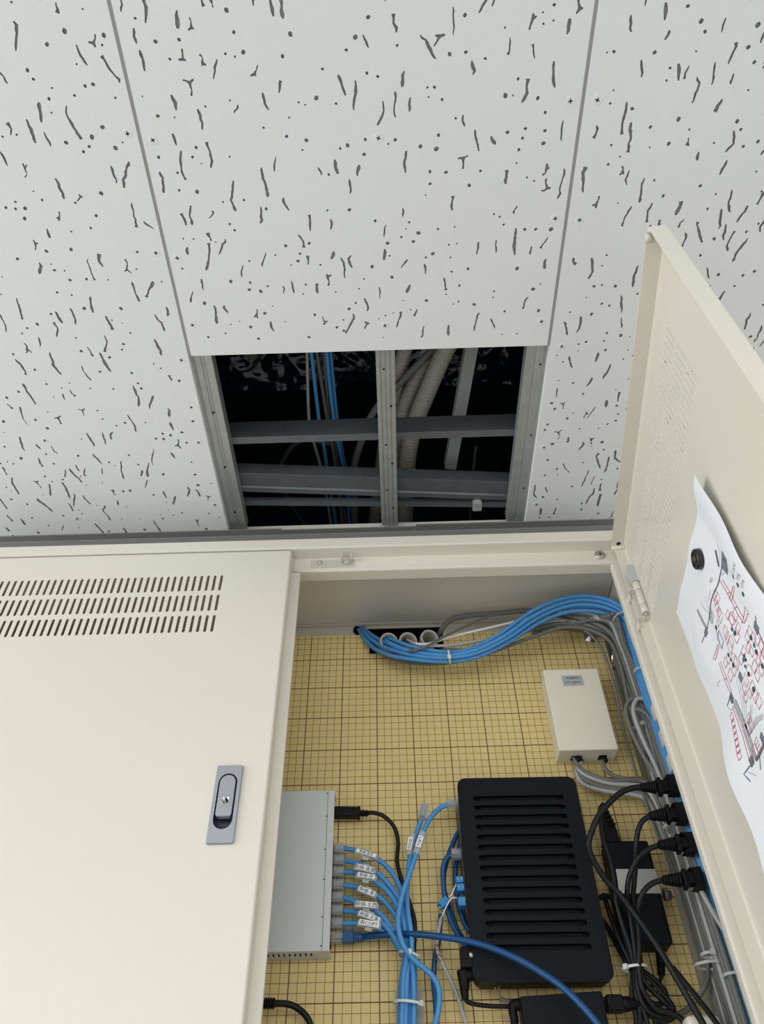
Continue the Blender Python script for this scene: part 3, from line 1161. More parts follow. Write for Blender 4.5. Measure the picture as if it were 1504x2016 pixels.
def rj45(parent, c, d, name='plug', material=CLEARB, L=13.5, inner=BLUE):
    """clear modular plug, d = direction the plug points"""
    c, d = Vector(c), Vector(d).normalized()
    up = Vector((0, -1, 0))
    up = (up - d * up.dot(d)).normalized()
    sd = d.cross(up)
    b = MB()
    b.box(c + d * L / 2, (L, 8.0, 11.2), ax=d, ay=up, az=sd, bev=0.6)
    b.box(c + d * (L * 0.45) + up * 5.2, (L * 0.85, 0.9, 5.5), ax=(d * 0.98 - up * 0.18).normalized(), ay=(up * 0.98 + d * 0.18).normalized(), az=sd, bev=0.2)
    o = b.build(name, material, parent)
    b = MB()
    b.box(c + d * (L * 0.4) + Vector((0, 0, 1.2)), (L * 0.72, 5.0, 7.4), ax=d, ay=up, az=sd, bev=1.2)
    b.build('core', inner, o)
    b = MB()
    for k in range(8):
        b.box(c + d * (L * 0.9) + sd * (k - 3.5) * 1.02 - up * 2.6, (2.6, 2.0, 0.45), ax=d, ay=up, az=sd)
    b.build('contacts', COPPER, o, kind='stuff')
    return o


TIE1 = (806, 1880)
labels = ['幹線-南西', '幹線-南東', '幹線-西', '幹線-東', '幹線-北西', '幹線-北東', '幹COPY']
lab_q = [((520, 280), (840, 380), 62), ((505, 545), (815, 620), 88), ((540, 680), (820, 730), 74), ((560, 905), (825, 1015), 84),
         ((510, 1165), (855, 1195), 88), ((565, 1315), (900, 1440), 80), ((565, 1465), (890, 1520), 84)]
lab_desc = ['topmost light blue patch cable in the grey switch', 'second light blue patch cable from the top of the switch', 'third light blue patch cable from the top of the switch',
            'fourth and middle light blue patch cable of the switch', 'fifth light blue patch cable from the top of the switch', 'sixth light blue patch cable from the top of the switch',
            'lowest light blue patch cable, its label ending in COPY']
cpaths = [
    [(310, 250), (500, 284), (670, 330), (830, 410), (1000, 535), (1120, 680), (1220, 860), (1300, 1080), (1330, 1350)],
    [(310, 460), (500, 490), (680, 550), (830, 640), (960, 750), (1080, 890), (1190, 1040), (1290, 1250), (1345, 1500)],
    [(310, 655), (520, 662), (680, 710), (800, 780), (940, 880), (1060, 1000), (1160, 1150), (1250, 1320), (1310, 1560)],
    [(300, 860), (540, 900), (700, 955), (850, 1030), (970, 1120), (1070, 1230), (1170, 1380), (1260, 1560), (1300, 1760)],
    [(295, 1095), (510, 1135), (670, 1190), (800, 1260), (910, 1340), (1020, 1460), (1130, 1620), (1210, 1780), (1270, 1900)],
    [(295, 1280), (560, 1312), (740, 1375), (900, 1462), (1010, 1550), (1110, 1680), (1200, 1830), (1260, 1930)],
    [(290, 1500), (560, 1495), (720, 1520), (870, 1575), (990, 1640), (1100, 1730), (1180, 1850), (1240, 1940)]]
ends = [(815, 6), (808, 2), (801, -2), (796, -5), (790, 4), (800, 9), (793, 11)]
for i in range(7):
    pr = crop(640, 1640, 8.4, cpaths[i])
    nP = len(pr)
    pts = []
    for k, (x, y) in enumerate(pr):
        yy = 931 - 6 * min(1, k / 3.0) - 3 * (i % 3) * min(1, k / 4.0) - 4 * max(0, (k - 4)) / 4
        pts.append((x, y, yy))
    e, doff = ends[i]
    pts += [(TIE1[0] + (e - 803) * 0.55, TIE1[1], 926 - doff), (e + 1, 1925, 930 - doff * 0.8), (e - 1, 1980, 931 - doff * 0.8), (e - 4, 2050, 931 - doff * 0.8)]
    x0, y0, _ = pts[0]
    t = thing('patch_cable', at(x0, y0, PORTY), lab_desc[i], 'network cable', 'light blue patch cables of the switch')
    P0 = [at(*p) for p in pts]
    sx0 = P0[0].x
    P0[0] = Vector((sx0, PORTY, port_z[i]))
    P0[0].x = xs1 + 12.5
    cable(None, None, None, P0, 3.05, BLUE, parent=t, part='cable', raw=True)
    rj45(t, Vector((xs1 + 13.0, PORTY, port_z[i])), (-1, 0, 0), material=CLEAR, inner=CLEARB)
    # wrapped marker with its printed flag
    (ax_, ay_), (bx_, by_), h = lab_q[i]
    yl = (917, 914, 911, 917, 914, 912, 909)[i]
    A = at(640 + ax_ / 8.4, 1640 + ay_ / 8.4, yl)
    B = at(640 + bx_ / 8.4, 1640 + by_ / 8.4, yl)
    d = (B - A).normalized()
    upv = Vector((-d.z, 0, d.x))
    hh = h / 8.4 / 1.68
    b = MB()
    b.box((A + B) / 2, ((B - A).length, 0.5, hh), ax=d, ay=(0, 1, 0), az=upv, bev=0.15)
    lb = b.build('label', LABEL, t)
    fs_ = hh * 0.92
    text(labels[i], fs_, (A + B) / 2 + Vector((0, -0.45, 0)), d, upv, INK, 'print', lb, sx=0.98 if len(labels[i]) == 5 else (1.0 if i != 6 else 1.0))
    b = MB()
    mid = (A + B) / 2 + Vector((0, 4.6, 0))
    b.tube([mid - d * ((B - A).length / 2 + 2.2), mid, mid + d * ((B - A).length / 2 + 2.2)], 3.7, 10)
    b.box(mid + upv * (-4.6 if i % 2 == 0 else 4.6), (8, 3, 4), ax=d, az=upv, bev=0.8)
    b.build('marker_sleeve', FROST, t)

# dark blue cable with a boot from the lowest port, swinging over the router
t = thing('patch_cable', at(690, 1846, PORTY), 'dark blue network cable with a ribbed boot sweeping over the router', 'network cable')
zb = port_z[7]
P = [Vector((xs1 + 36, PORTY, zb - 0.5))] + path([(730, 1843, 928), (790, 1839, 917), (850, 1842, 905), (930, 1855, 896), (1000, 1879, 886), (1060, 1911, 878), (1115, 1950, 868), (1172, 2010, 860), (1215, 2075, 858)])
cable(None, None, None, P, 3.5, DBLUE, parent=t, raw=True)
rj45(t, Vector((xs1 + 14, PORTY, zb)), (-1, 0, 0), material=CLEAR, L=14.5, inner=DBLUE)
b = MB()
b.box(Vector((xs1 + 19, PORTY, zb)), (13, 9.5, 12.6), bev=1.4)
for k, (o, hgt) in enumerate(((26.6, 11.6), (29.4, 10.2), (32.2, 9.2), (35.0, 8.2))):
    b.box(Vector((xs1 + o, PORTY, zb)), (2.0, hgt * 0.75, hgt), bev=0.6)
b.tube([Vector((xs1 + 20, PORTY, zb)), Vector((xs1 + 36, PORTY, zb - 0.4))], 3.9, 10)
b.build('boot', DBLUE, t)

# WAN: loose plug end
t = thing('patch_cable', at(800, 1880, 920), 'light blue cable tagged WAN with a loose clear plug', 'network cable', 'tagged light blue uplink cables')
P = path(crop(500, 1500, 3.76, [(1240, 425, 914), (1212, 500, 915), (1180, 600, 916), (1150, 735, 916), (1138, 860, 916), (1132, 980, 914), (1140, 1120, 914), (1165, 1270, 914), (1168, 1430, 915), (1180, 1600, 922), (1185, 1800, 925), (1180, 2080, 926)]))
cable(None, None, None, P, 3.0, BLUE, parent=t, raw=True)
dd_ = (at(838, 1572, 914) - at(828, 1618, 914)).normalized()
rj45(t, at(830.5, 1611, 914), dd_, material=CLEAR, L=20)
A, B = at(500 + 1163 / 3.76, 1500 + 556 / 3.76, 909), at(500 + 1146 / 3.76, 1500 + 650 / 3.76, 909)
d = (B - A).normalized()
b = MB()
b.box((A + B) / 2, ((B - A).length, 0.5, 5.6), ax=d, ay=(0, 1, 0), az=Vector((-d.z, 0, d.x)), bev=0.1)
lb = b.build('label', LABEL, t)
text('WAN', 5.2, (A + B) / 2 + Vector((0, -0.45, 0)), d, Vector((-d.z, 0, d.x)), INK, 'print', lb)
b = MB()
b.tube([A - d * 6 + Vector((1.5, 5, 0)), (A + B) / 2 + Vector((1.5, 5, 0)), B + d * 5 + Vector((1.5, 5, 0))], 4.0, 10)
b.build('marker_sleeve', FROST, t)
# LAN: to the router
t = thing('patch_cable', at(800, 1880, 916), 'light blue cable tagged LAN running up to the router side', 'network cable', 'tagged light blue uplink cables')
P = path(crop(500, 1500, 3.76, [(1432, 318, 917), (1380, 340, 916), (1310, 410, 912), (1262, 500, 908), (1215, 640, 906), (1165, 790, 904), (1115, 930, 903), (1080, 1060, 903), (1066, 1200, 904), (1090, 1320, 905), (1130, 1400, 907), (1190, 1470, 910), (1275, 1540, 914), (1345, 1620, 916), (1372, 1720, 918), (1362, 1850, 920), (1330, 1990, 920), (1310, 2080, 920)]))
cable(None, None, None, P, 3.1, BLUE, parent=t, raw=True)
rj45(t, at(879.5, 1584, 918), (1, 0, -0.05), material=CLEAR, L=14)
A, B = at(500 + 1238 / 3.76, 1500 + 548 / 3.76, 901), at(500 + 1212 / 3.76, 1500 + 628 / 3.76, 901)
d = (B - A).normalized()
b = MB()
b.box((A + B) / 2, ((B - A).length, 0.5, 6.4), ax=d, ay=(0, 1, 0), az=Vector((-d.z, 0, d.x)), bev=0.1)
lb = b.build('label', LABEL, t)
text('LAN', 5.6, (A + B) / 2 + Vector((0, -0.45, 0)), d, Vector((-d.z, 0, d.x)), INK, 'print', lb)
b = MB()
b.tube([A - d * 7 + Vector((0, 5, 0)), (A + B) / 2 + Vector((0, 5, 0)), B + d * 7 + Vector((0, 5, 0))], 4.4, 10)
b.build('marker_sleeve', FROST, t)

ring_tie('cable_tie', 'white cable tie cinching the light blue patch cables below the switch', at(806, 1882, 921), at(800, 1910, 921) - at(812, 1850, 921), 12, 12, 90)
ring_tie('cable_tie', 'lower white cable tie on the light blue bundle above its adhesive pad', at(803, 1976, 926), at(800, 2000, 926) - at(803, 1950, 926), 15, 10, 150)
b = MB()
p = at(806, 1985, DB)
b.box((p.x, DB - 1.6, p.z), (30, 3.2, 34), bev=1)
tag(b.build('tie_mount', FROST), 'square clear adhesive pad under the light blue bundle', 'cable mount')


# ------------------------------------------------------------------ power plugs and cords
def strain(b, p0, p1, r0, r1, ribs, n=12):
    p0, p1 = Vector(p0), Vector(p1)
    L = (p1 - p0).length
    prof = []
    for k in range(ribs):
        a, c = k / ribs, (k + 0.62) / ribs
        ra, rc = r0 + (r1 - r0) * a, r0 + (r1 - r0) * c
        prof += [(L * a, ra * 0.78), (L * a + 0.15, ra), (L * c, rc), (L * c + 0.15, rc * 0.78)]
    prof += [(L, r1 * 0.7)]
    b.lathe(p0, p1 - p0, prof, n)


t = thing('power_cable', at(700, 1600, 930), 'black power cord plugged into the top of the grey switch', 'power cord')
P = path(crop(500, 1500, 3.76, [(840, 377, 931), (890, 378, 930), (960, 402, 930), (1035, 478, 931), (1066, 590, 932), (1060, 740, 932), (1100, 900, 932), (1150, 1040, 934), (1190, 1200, 936), (1180, 1430, 938), (1170, 1700, 938), (1170, 2080, 938)]))
cable(None, None, None, P, 2.6, BLACK, parent=t, part='cord', raw=True, flat=0.8)
b = MB()
cz = at(680, 1600, 931)
a0, a1 = Vector((xs1 - 1, 931, at(662, 1600, 931).z)), at(706, 1601, 931)
dx = (a1 - a0)
b.box((a0 + a1) / 2, (dx.length, 12, 12.5), ax=dx.normalized(), az=Vector((-dx.z, 0, dx.x)).normalized(), bev=2.2, seg=3)
b.box(a1 - dx * 0.12, (dx.length * 0.3, 13, 9.5), ax=dx.normalized(), az=Vector((-dx.z, 0, dx.x)).normalized(), bev=2.0, seg=3)
b.box(a1 + dx.normalized() * 0.5, (3, 12, 13), ax=dx.normalized(), az=Vector((-dx.z, 0, dx.x)).normalized(), bev=0.8)
e1 = at(726, 1601.5, 931)
strain(b, a1, e1, 4.6, 3.8, 3)
b.build('plug', BLKPL2, t)

t = thing('power_cable', at(530, 1975, 925), 'black cord with ribbed plug peeking from behind the shut door at the bottom', 'power cord')
P = path(crop(480, 1748, 7.52, [(380, 1712, 925), (470, 1712, 925), (600, 1715, 926), (740, 1750, 927), (880, 1850, 928), (960, 1960, 929), (990, 2060, 930), (990, 2200, 930)]))
cable(None, None, None, P, 3.3, BLACK, parent=t, part='cord', raw=True)
b = MB()
strain(b, at(500, 1975.5, 925), at(542, 1975.5, 925), 5.6, 5.2, 8)
b.build('plug', BLKPL2, t)

# outlet strip on the right wall, mostly behind the frame
b = MB()
stz1, stz0 = 535, 120
t = thing('power_strip', (329, 850, stz0), 'white outlet strip on the inner right wall behind the door frame', 'power strip')
b.b2(327.2, 335.0, 822, 846, stz0, stz1, bev=1.5)
b.build('strip_body', WHITEBOX, t)
for py in (1409, 1460, 1509):
    z = at(1300, py, 850).z
    b = MB()
    b.b2(323.5, 328, 828, 848, z - 10, z + 10, bev=1.6)
    b.build('outlet', CAPG, t)

plug_rows = [((1262, 1550), (1291, 1550), (1306, 1548), (1345, 1546)), ((1279, 1607), (1308, 1604), (1322, 1603), (1362, 1602)),
             ((1297, 1664), (1327, 1662), (1340, 1661), (1382, 1662)), ((1305, 1733), (1340, 1732), (1356, 1732), (1400, 1731))]
cords = [
    [(1263, 1549, 845), (1240, 1553, 845), (1217, 1564, 846), (1181, 1602, 850), (1163, 1643, 856), (1159, 1664, 860), (1166, 1689, 866), (1191, 1730, 874), (1224, 1766, 878), (1273, 1833, 880), (1304, 1879, 880), (1345, 1948, 878), (1383, 2014, 876), (1410, 2060, 876)],
    [(1279.5, 1607, 850), (1266, 1615, 852), (1257, 1633, 856), (1252, 1665, 864), (1251, 1705, 876), (1246, 1769, 890), (1247, 1805, 898), (1255, 1850, 904), (1262, 1905, 910), (1270, 1935, 912), (1310, 1975, 914), (1328, 1998, 916), (1300, 2010, 918), (1268, 1985, 918), (1256, 1940, 918)],
    [(1297, 1664, 855), (1273, 1674, 858), (1252, 1695, 864), (1238, 1730, 874), (1235, 1769, 886), (1241, 1807, 896), (1248, 1858, 904), (1253, 1905, 908), (1256, 1950, 910), (1275, 1990, 912), (1312, 2003, 914), (1326, 1985, 915), (1300, 1950, 914), (1262, 1912, 913)],
    [(1305, 1732, 860), (1283, 1740, 862), (1266, 1757, 866), (1257, 1782, 874), (1255, 1807, 884), (1258, 1858, 896), (1258, 1905, 904), (1264, 1945, 906), (1290, 1985, 908), (1318, 1994, 908), (1345, 2012, 908), (1350, 2060, 908)]]
cdesc = ['uppermost of the four black power plugs by the door frame, cord looping around the router', 'second black power plug from the top by the door frame', 'third black power plug from the top by the door frame', 'lowest of the four black power plugs by the door frame']
for i in range(4):
    yv = (845, 850, 855, 860)[i]
    t = thing('power_cable', at(*plug_rows[i][2], yv), cdesc[i], 'power cord', 'black power cords on the outlet strip')
    cable(None, None, None, cords[i], 3.4 if i == 0 else 2.9, BLACK, parent=t, part='cord', flat=0.8)
    p0, p1, p2, p3 = [at(*q, yv) for q in plug_rows[i]]
    d = (p3 - p2).normalized()
    nz_ = Vector((-d.z, 0, d.x)).normalized()
    b = MB()
    strain(b, p0, p1, 4.6, 7.8, 6)
    b.box(p1 + d * 4, (5, 14, 19), ax=d, az=nz_, bev=2.0, seg=3)
    b.box(p1 + d * 11, (12, 12, 13.5), ax=d, az=nz_, bev=3.0, seg=3)
    xe = 327.0
    tail = Vector((xe, yv, p3.z))
    q0 = p1 + d * 14
    L = (tail - q0).length
    o7 = Vector((0, -7.5, 0))
    b.prism([q0 + nz_ * 6.5 + o7, q0 - nz_ * 6.5 + o7, tail - d * 13 - nz_ * 10 + o7, tail - nz_ * 11 + o7, tail + nz_ * 11 + o7, tail - d * 13 + nz_ * 10 + o7], (0, 15, 0))
    b.box((q0 + tail) / 2 - Vector((0, 7.8, 0)), (L * 0.5, 1.4, 9), ax=d, az=nz_, bev=0.6)
    b.build('plug', BLKPL2, t)

# ------------------------------------------------------------------ AC adapter on the right of the board
AY = 915.0
a_tr, a_br = at(1275.7, 1653.6, AY), at(1326.8, 1858, AY)
a_tl = at(1190, 1655, AY)
ax_z = (a_tr - a_br).normalized()
ax_x = Vector((ax_z.z, 0, -ax_z.x))
wd = (a_tr - a_tl).length
ht = (a_tr - a_br).length
ctr = (a_tr + a_br) / 2 - ax_x * wd / 2
t = thing('power_adapter', ctr + Vector((0, 16, -ht / 2)), 'black power adapter brick with a silver sticker right of the router', 'power adapter')
b = MB()
b.box(ctr + Vector((0, 15.3, 0)), (wd, 30.5, ht), ax=ax_x, az=ax_z, bev=4.0, seg=3)
b.build('brick', BLKPL, t)
b = MB()
s0, s1 = at(1246, 1732.5, AY), None
b.box(ctr + ax_z * (at(1250, 1735, AY).z - ctr.z) + Vector((0, -0.3, 0)), (wd * 0.98, 0.7, 27), ax=ax_x, az=ax_z)
b.build('sticker', SILVER, t)
b = MB()
p = at(1312, 1762, 925)
b.lathe((p.x - 3, 925, p.z), (1, 0, 0), [(0, 6.5), (4, 6.5), (4.5, 5), (8, 5)], 14)
b.build('strap_clip', mat('clip_grey', rgb(96, 98, 96), 0.5), t)
b = MB()
b.prism([at(x, y, 914) for x, y in ((1181, 1584), (1185, 1579), (1191, 1582), (1204, 1610), (1213, 1630), (1222, 1656), (1189, 1657), (1187, 1620))], (0, 17, 0))
for k in range(4):
    q0, q1 = at(1188 + 3.4 * k, 1601 + 8 * k, 912.6), at(1199 + 4.2 * k, 1598 + 8 * k, 912.6)
    b.box((q0 + q1) / 2, ((q1 - q0).length, 3.0, 2.2), ax=(q1 - q0).normalized(), az=Vector((-(q1 - q0).z, 0, (q1 - q0).x)).normalized(), bev=0.5)
b.build('inlet_plug', BLKPL2, t)
cable(None, None, None, [(1183, 1590, 915), (1182, 1605, 905), (1188, 1650, 900), (1202, 1692, 898), (1210, 1735, 898), (1214, 1775, 900), (1226, 1820, 904), (1240, 1862, 908), (1250, 1905, 912), (1258, 1960, 914), (1262, 2060, 914)], 3.4, BLACK, parent=t, part='inlet_cord', flat=0.8)
b = MB()
strain(b, at(1300, 1876, 930), at(1302, 1922, 930), 5.2, 4.0, 6)
b.build('outlet_boot', BLKPL2, t)
cable(None, None, None, [(1302, 1918, 930), (1299, 1930, 931), (1286, 1940, 932), (1262, 1948, 933), (1248, 1960, 934), (1256, 2060, 935)], 2.0, BLACK, parent=t, part='outlet_cord')

# slack loops gathered by a tie
for i, (pts, lab) in enumerate((
        ([(1178, 1768, 930), (1196, 1764, 925), (1212, 1776, 918), (1222, 1795, 914), (1226, 1830, 912), (1238, 1870, 911), (1247, 1905, 912), (1252, 1960, 913), (1270, 2000, 914), (1285, 2060, 914)], 'slack black cord arching from behind the router edge'),
        ([(1188, 1760, 930), (1196, 1785, 925), (1206, 1815, 921), (1222, 1855, 917), (1240, 1893, 915), (1246, 1915, 915), (1244, 1960, 916), (1252, 2000, 916), (1262, 2060, 916)], 'slack black cord dropping steeply from the router edge to the tie'),
        ([(1168, 1790, 942), (1196, 1826, 936), (1215, 1862, 928), (1232, 1893, 920), (1243, 1910, 918), (1262, 1955, 918), (1292, 1978, 918), (1312, 1962, 918), (1296, 1935, 918), (1266, 1912, 918)], 'lowest slack black cord curling back beneath the white tie'),
        ([(1324, 1904, 900), (1345, 1930, 896), (1370, 1961, 892), (1409, 2012, 886), (1440, 2060, 884)], 'flat dark cord running beside the long black cord at the bottom right'))):
    tag(cable('slack_cord', None, None, pts, 2.8, BLACK, flat=0.8), lab, 'power cord', 'slack black cords by the router')
ring_tie('cable_tie', 'white cable tie gathering the black cords right of the router', at(1250, 1906, 912), at(1258, 1935, 912) - at(1242, 1876, 912), 13, 10, 40)

# ------------------------------------------------------------------ router
RY = 905.0
r_tl, r_tr, r_br, r_bl = [at(*q, RY) for q in ((899, 1535), (1131, 1526), (1211, 1928), (933, 1939))]
rz = ((r_tl - r_bl) + (r_tr - r_br)).normalized()
rx = Vector((rz.z, 0, -rz.x))
rc = (r_tl + r_tr + r_br + r_bl) / 4
rw = ((r_tr - r_tl).length + (r_br - r_bl).length) / 2
rh = ((r_tl - r_bl).length + (r_tr - r_br).length) / 2


def rp(u, v, d=0.0):
    return rc + rx * u + rz * v + Vector((0, d, 0))


t = rt = thing('router', rp(0, -rh / 2, 20), 'large black router with louvred front on the grid board', 'router')
nsl = 15
v_top = rh / 2 - 27.0
v_bot = -rh / 2 + 33.0
sl = []
for k in range(nsl):
    v = v_top + (v_bot - v_top) * k / (nsl - 1)
    sl.append([(q[1], v + q[0]) for q in stadium(0, 0, 6.2, rw * 0.755, 6)])
b = MB()
o2 = rrect(-rw / 2, rw / 2, -rh / 2, rh / 2, 10, 6)
b.panel(o2, [s[::-1] for s in sl], lambda u, v: rp(u, v, 0), (0, 2.4, 0))
b.build('front_cover', BLKPL, t)
b = MB()
o3 = rrect(-rw / 2 + 0.3, rw / 2 - 0.3, -rh / 2 + 0.3, rh / 2 - 0.3, 10, 6)
n = len(o3)
vs, fs = [], []
for d_, ins in ((1.0, 0), (12, 0.2), (28, 1.5), (36, 4), (40.5, 8)):
    vs += [rp(u * (1 - ins * 2 / rw), v * (1 - ins * 2 / rh), d_) for u, v in o3]
for i in range(4):
    fs += [[i * n + k, i * n + (k + 1) % n, (i + 1) * n + (k + 1) % n, (i + 1) * n + k] for k in range(n)]
b.add(vs, fs, 0, False)
b.add(vs[-n:], [list(range(n))])
b.add([rp(u * 0.97, v * 0.97, 7.5) for u, v in o3], [list(range(n))])
b.build('housing', BLKPL2, t)
for k in range(nsl):
    v = v_top + (v_bot - v_top) * k / (nsl - 1)
    b = MB()
    u1 = rw * 0.755 / 2 - 8
    b.prism([rp(-u1, v + 1.9, 2.6), rp(-u1, v - 3.1, 0.35), rp(-u1, v - 3.1, 1.8), rp(-u1, v + 1.9, 4.0)], rx * (2 * u1))
    b.build('louvre', BLKPL, t)
b = MB()
for k in range(2):
    b.box(rp(-rw / 2 + 24 + 4 * k, -rh / 2 + 0.2, 22), (1.6, 8, 0.8), ax=rx, az=rz)
b.build('vent_marks', mat('print_white', rgb(150, 150, 150), 0.6), t, kind='stuff')
b = MB()
b.box(rp(-rw / 2 - 0.6, 20, 18), (1.0, 18, rh * 0.55), ax=rx, az=rz)
b.build('port_panel', mat('port_grey', rgb(70, 72, 74), 0.5), t)

# connectors on the router's left side
t = thing('patch_cable', at(895, 1680, 925), 'dark blue network cable with a clear plug in the router side', 'network cable', 'dark blue cables beside the router')
rj45(t, at(888, 1681, 921), (1, 0, -0.06), material=CLEAR, L=15, inner=DBLUE)
cable(None, None, None, [(889, 1682, 921), (878, 1692, 922), (872, 1712, 924), (874, 1750, 927), (880, 1790, 930), (893, 1825, 934), (912, 1855, 938), (925, 1875, 940)], 3.0, DBLUE, parent=t)
for pts, lab in (([(905, 1634, 935), (894, 1655, 934), (881, 1690, 932), (874, 1720, 932), (874, 1750, 932), (884, 1790, 934), (900, 1830, 937), (921, 1866, 940)], 'outer dark blue cable bowing out from the router side'),
                 ([(906, 1660, 938), (899, 1690, 937), (896, 1720, 937), (899, 1760, 938), (908, 1800, 938), (922, 1830, 941), (950, 1860, 942)], 'inner dark blue cable close against the router side'),
                 ([(868, 1800, 932), (866, 1825, 933), (864, 1850, 934), (856, 1890, 934), (854, 1936, 934), (858, 1980, 934), (862, 2060, 934)], 'dark blue cable dropping from the small blue connector')):
    tag(cable('dark_cable', None, None, pts, 3.0, DBLUE), lab, 'network cable', 'dark blue cables beside the router')
for i, ((x0, y0, x1, y1), lab) in enumerate((((897, 1729, 912, 1741), 'upper blue terminal connector on the router side'), ((899, 1743, 914, 1757), 'middle blue terminal connector on the router side'),
                                             ((901, 1769, 917, 1786), 'lower blue terminal connector on the router side'))):
    p, q = at(x0, y0, 912), at(x1, y1, 912)
    c = (p + q) / 2
    t = thing('terminal_connector', c, lab, 'connector', 'blue terminal connectors on the router')
    b = MB()
    b.box(c, (abs(q.x - p.x), 12, abs(p.z - q.z)), bev=0.7)
    b.build('shell', CONN, t)
    b = MB()
    for k in (-1, 1):
        b.box(c + Vector((k * 2.2, -6.1, 0.5)), (2.6, 0.5, 3.6))
    b.build('windows', CLEARB, t, kind='stuff')
p = at(874.5, 1777, 918)
t = thing('terminal_connector', p, 'small blue connector hanging free on thin wires left of the router', 'connector', 'blue terminal connectors on the router')
b = MB()
ux = Vector((0.8, 0, 0.6))
uz = Vector((-0.6, 0, 0.8))
b.box(p, (11, 8, 8), ax=ux, az=uz, bev=0.6)
b.box(p - ux * 6.5 + uz * 2.5, (4, 6, 2), ax=ux, az=uz, bev=0.3)
b.box(p - ux * 6.5 - uz * 2.5, (4, 6, 2), ax=ux, az=uz, bev=0.3)
b.build('shell', CONN, t)
for pts, mt_ in (([(898, 1741, 912), (893, 1752, 911), (889, 1762, 912), (884, 1766, 914)], LABEL), ([(899, 1768, 912), (890, 1768, 911), (880, 1782, 912), (872, 1800, 915), (868, 1808, 920)], LABEL),
                 ([(898, 1776, 914), (890, 1774, 913), (884, 1770, 915)], COPPER)):
    cable(None, None, None, pts, 0.7, mt_, parent=t, part='wire')
t = thing('thin_cable', at(885, 1920, 935), 'thin pale grey cable with copper tails below the small blue connector', 'cable')
cable(None, None, None, [(868, 1808, 930), (864, 1830, 928), (860, 1858, 926), (862, 1875, 926), (869, 1893, 928), (890, 1936, 932), (907, 1980, 934), (930, 2060, 936)], 2.1, LGREY, parent=t, part='sheath')
b = MB()
c0 = at(861, 1868, 926)
b.tube([c0 + Vector((3 * math.cos(k * 1.1), 3 * math.sin(k * 1.1), 6 - k * 0.8)) for k in range(24)], 0.5, 5)
b.build('copper_tail', COPPER, t)
cable('grey_lead', 'grey lead behind the dark blue loops at the router side', 'cable', [(888, 1770, 938), (892, 1800, 938), (900, 1830, 940), (910, 1862, 941), (916, 1880, 941)], 2.3, GREY)
# coaxial clip and DC plug at the router's lower left
p = at(917, 1888, 912)
b = MB()
b.box(p, (12, 16, 20), ax=rx, az=rz, bev=1.2)
b.box(p + Vector((-1, -8.2, 2)), (5, 1, 8), mi=1)
b.lathe(p + Vector((3, -9, 1)), (1, 0, 0), [(0, 3.5), (4, 3.5), (4.2, 2.5)], 12, mi=2)
tag(b.build('antenna_clip', [BLKPL2, BLKPL, NICKEL]), 'black clip over a metal socket on the router side', 'connector')
t = thing('power_cable', at(916, 1945, 915), 'black elbow power plug in the lower left side of the router', 'power cord')
b = MB()
e0, e1, e2 = at(934, 1918, 915), at(911, 1922, 913), at(916, 1968, 915)
b.tube([e0, (e0 + e1) / 2, e1 + Vector((1, 0, 0))], 6.2, 12)
b.tube([e1 + Vector((0.5, 0, 5)), e1 + Vector((1.0, 0, -8)), at(914, 1950, 914), e2], lambda q: 6.6 - 3.0 * q, 12)
b.build('elbow', BLKPL2, t)
cable(None, None, None, [(916, 1965, 915), (921, 1973, 917), (940, 1978, 920), (970, 1981, 922), (1015, 1982, 924)], 2.2, BLACK, parent=t, part='cord')

# ------------------------------------------------------------------ lower black unit
LY = 900.0
l_tl, l_tr = at(1023, 1961, LY), at(1184, 1950, LY)
lx = (l_tr - l_tl).normalized()
lz = Vector((-lx.z, 0, lx.x))
lw = (l_tr - l_tl).length
lc = (l_tl + l_tr) / 2 - lz * 50
t = thing('media_converter', lc - lz * 50 + Vector((0, 20, 0)), 'smooth dark grey box below the router, cut by the bottom of the picture', 'network device')
b = MB()
b.box(lc + Vector((0, 14, 0)), (lw, 28, 100), ax=lx, az=lz, bev=2.2, seg=3)
b.build('casing', BLKPL, t)
for k in (-1, 1):
    b = MB()
    b.box(lc + lx * (lw * 0.3 * k) + Vector((0, 37.3, 0)), (14, 18.4, 60), ax=lx, az=lz, bev=1.0)
    b.build('foot', BLKPL2, t)
t = thing('power_cable', at(1225, 1977, 915), 'black plug with thick cord in the side of the dark grey box', 'power cord')
b = MB()
q0, q1 = at(1192, 1977, 915), at(1226, 1977, 915)
d = (q1 - q0).normalized()
b.box((q0 + q1) / 2, ((q1 - q0).length, 15, 15), ax=d, az=Vector((-d.z, 0, d.x)), bev=2.5, seg=3)
b.lathe(q1, d, [(-2, 7.5), (4, 7.0), (10, 5.4), (16, 4.5), (18, 3.2)], 14)
b.build('plug', BLKPL2, t)
cable(None, None, None, [(1244, 1977, 915), (1262, 1975, 914), (1280, 1985, 916), (1290, 2010, 920), (1294, 2060, 922)], 3.2, BLACK, parent=t, part='cord')
t = thing('power_cable', at(1015, 1995, 915), 'small black elbow plug in the left side of the dark grey box', 'power cord')
b = MB()
b.tube([at(1026, 1978, 915), at(1012, 1979, 915), at(1010, 1992, 915), at(1013, 2012, 915), at(1013, 2050, 915)], lambda q: 6.0 - 2.5 * q, 12)
b.build('elbow', BLKPL2, t)
cable(None, None, None, [(985, 1966, 938), (1005, 1975, 936), (1013, 1990, 934)], 2.0, GREY, parent=t, part='lead')

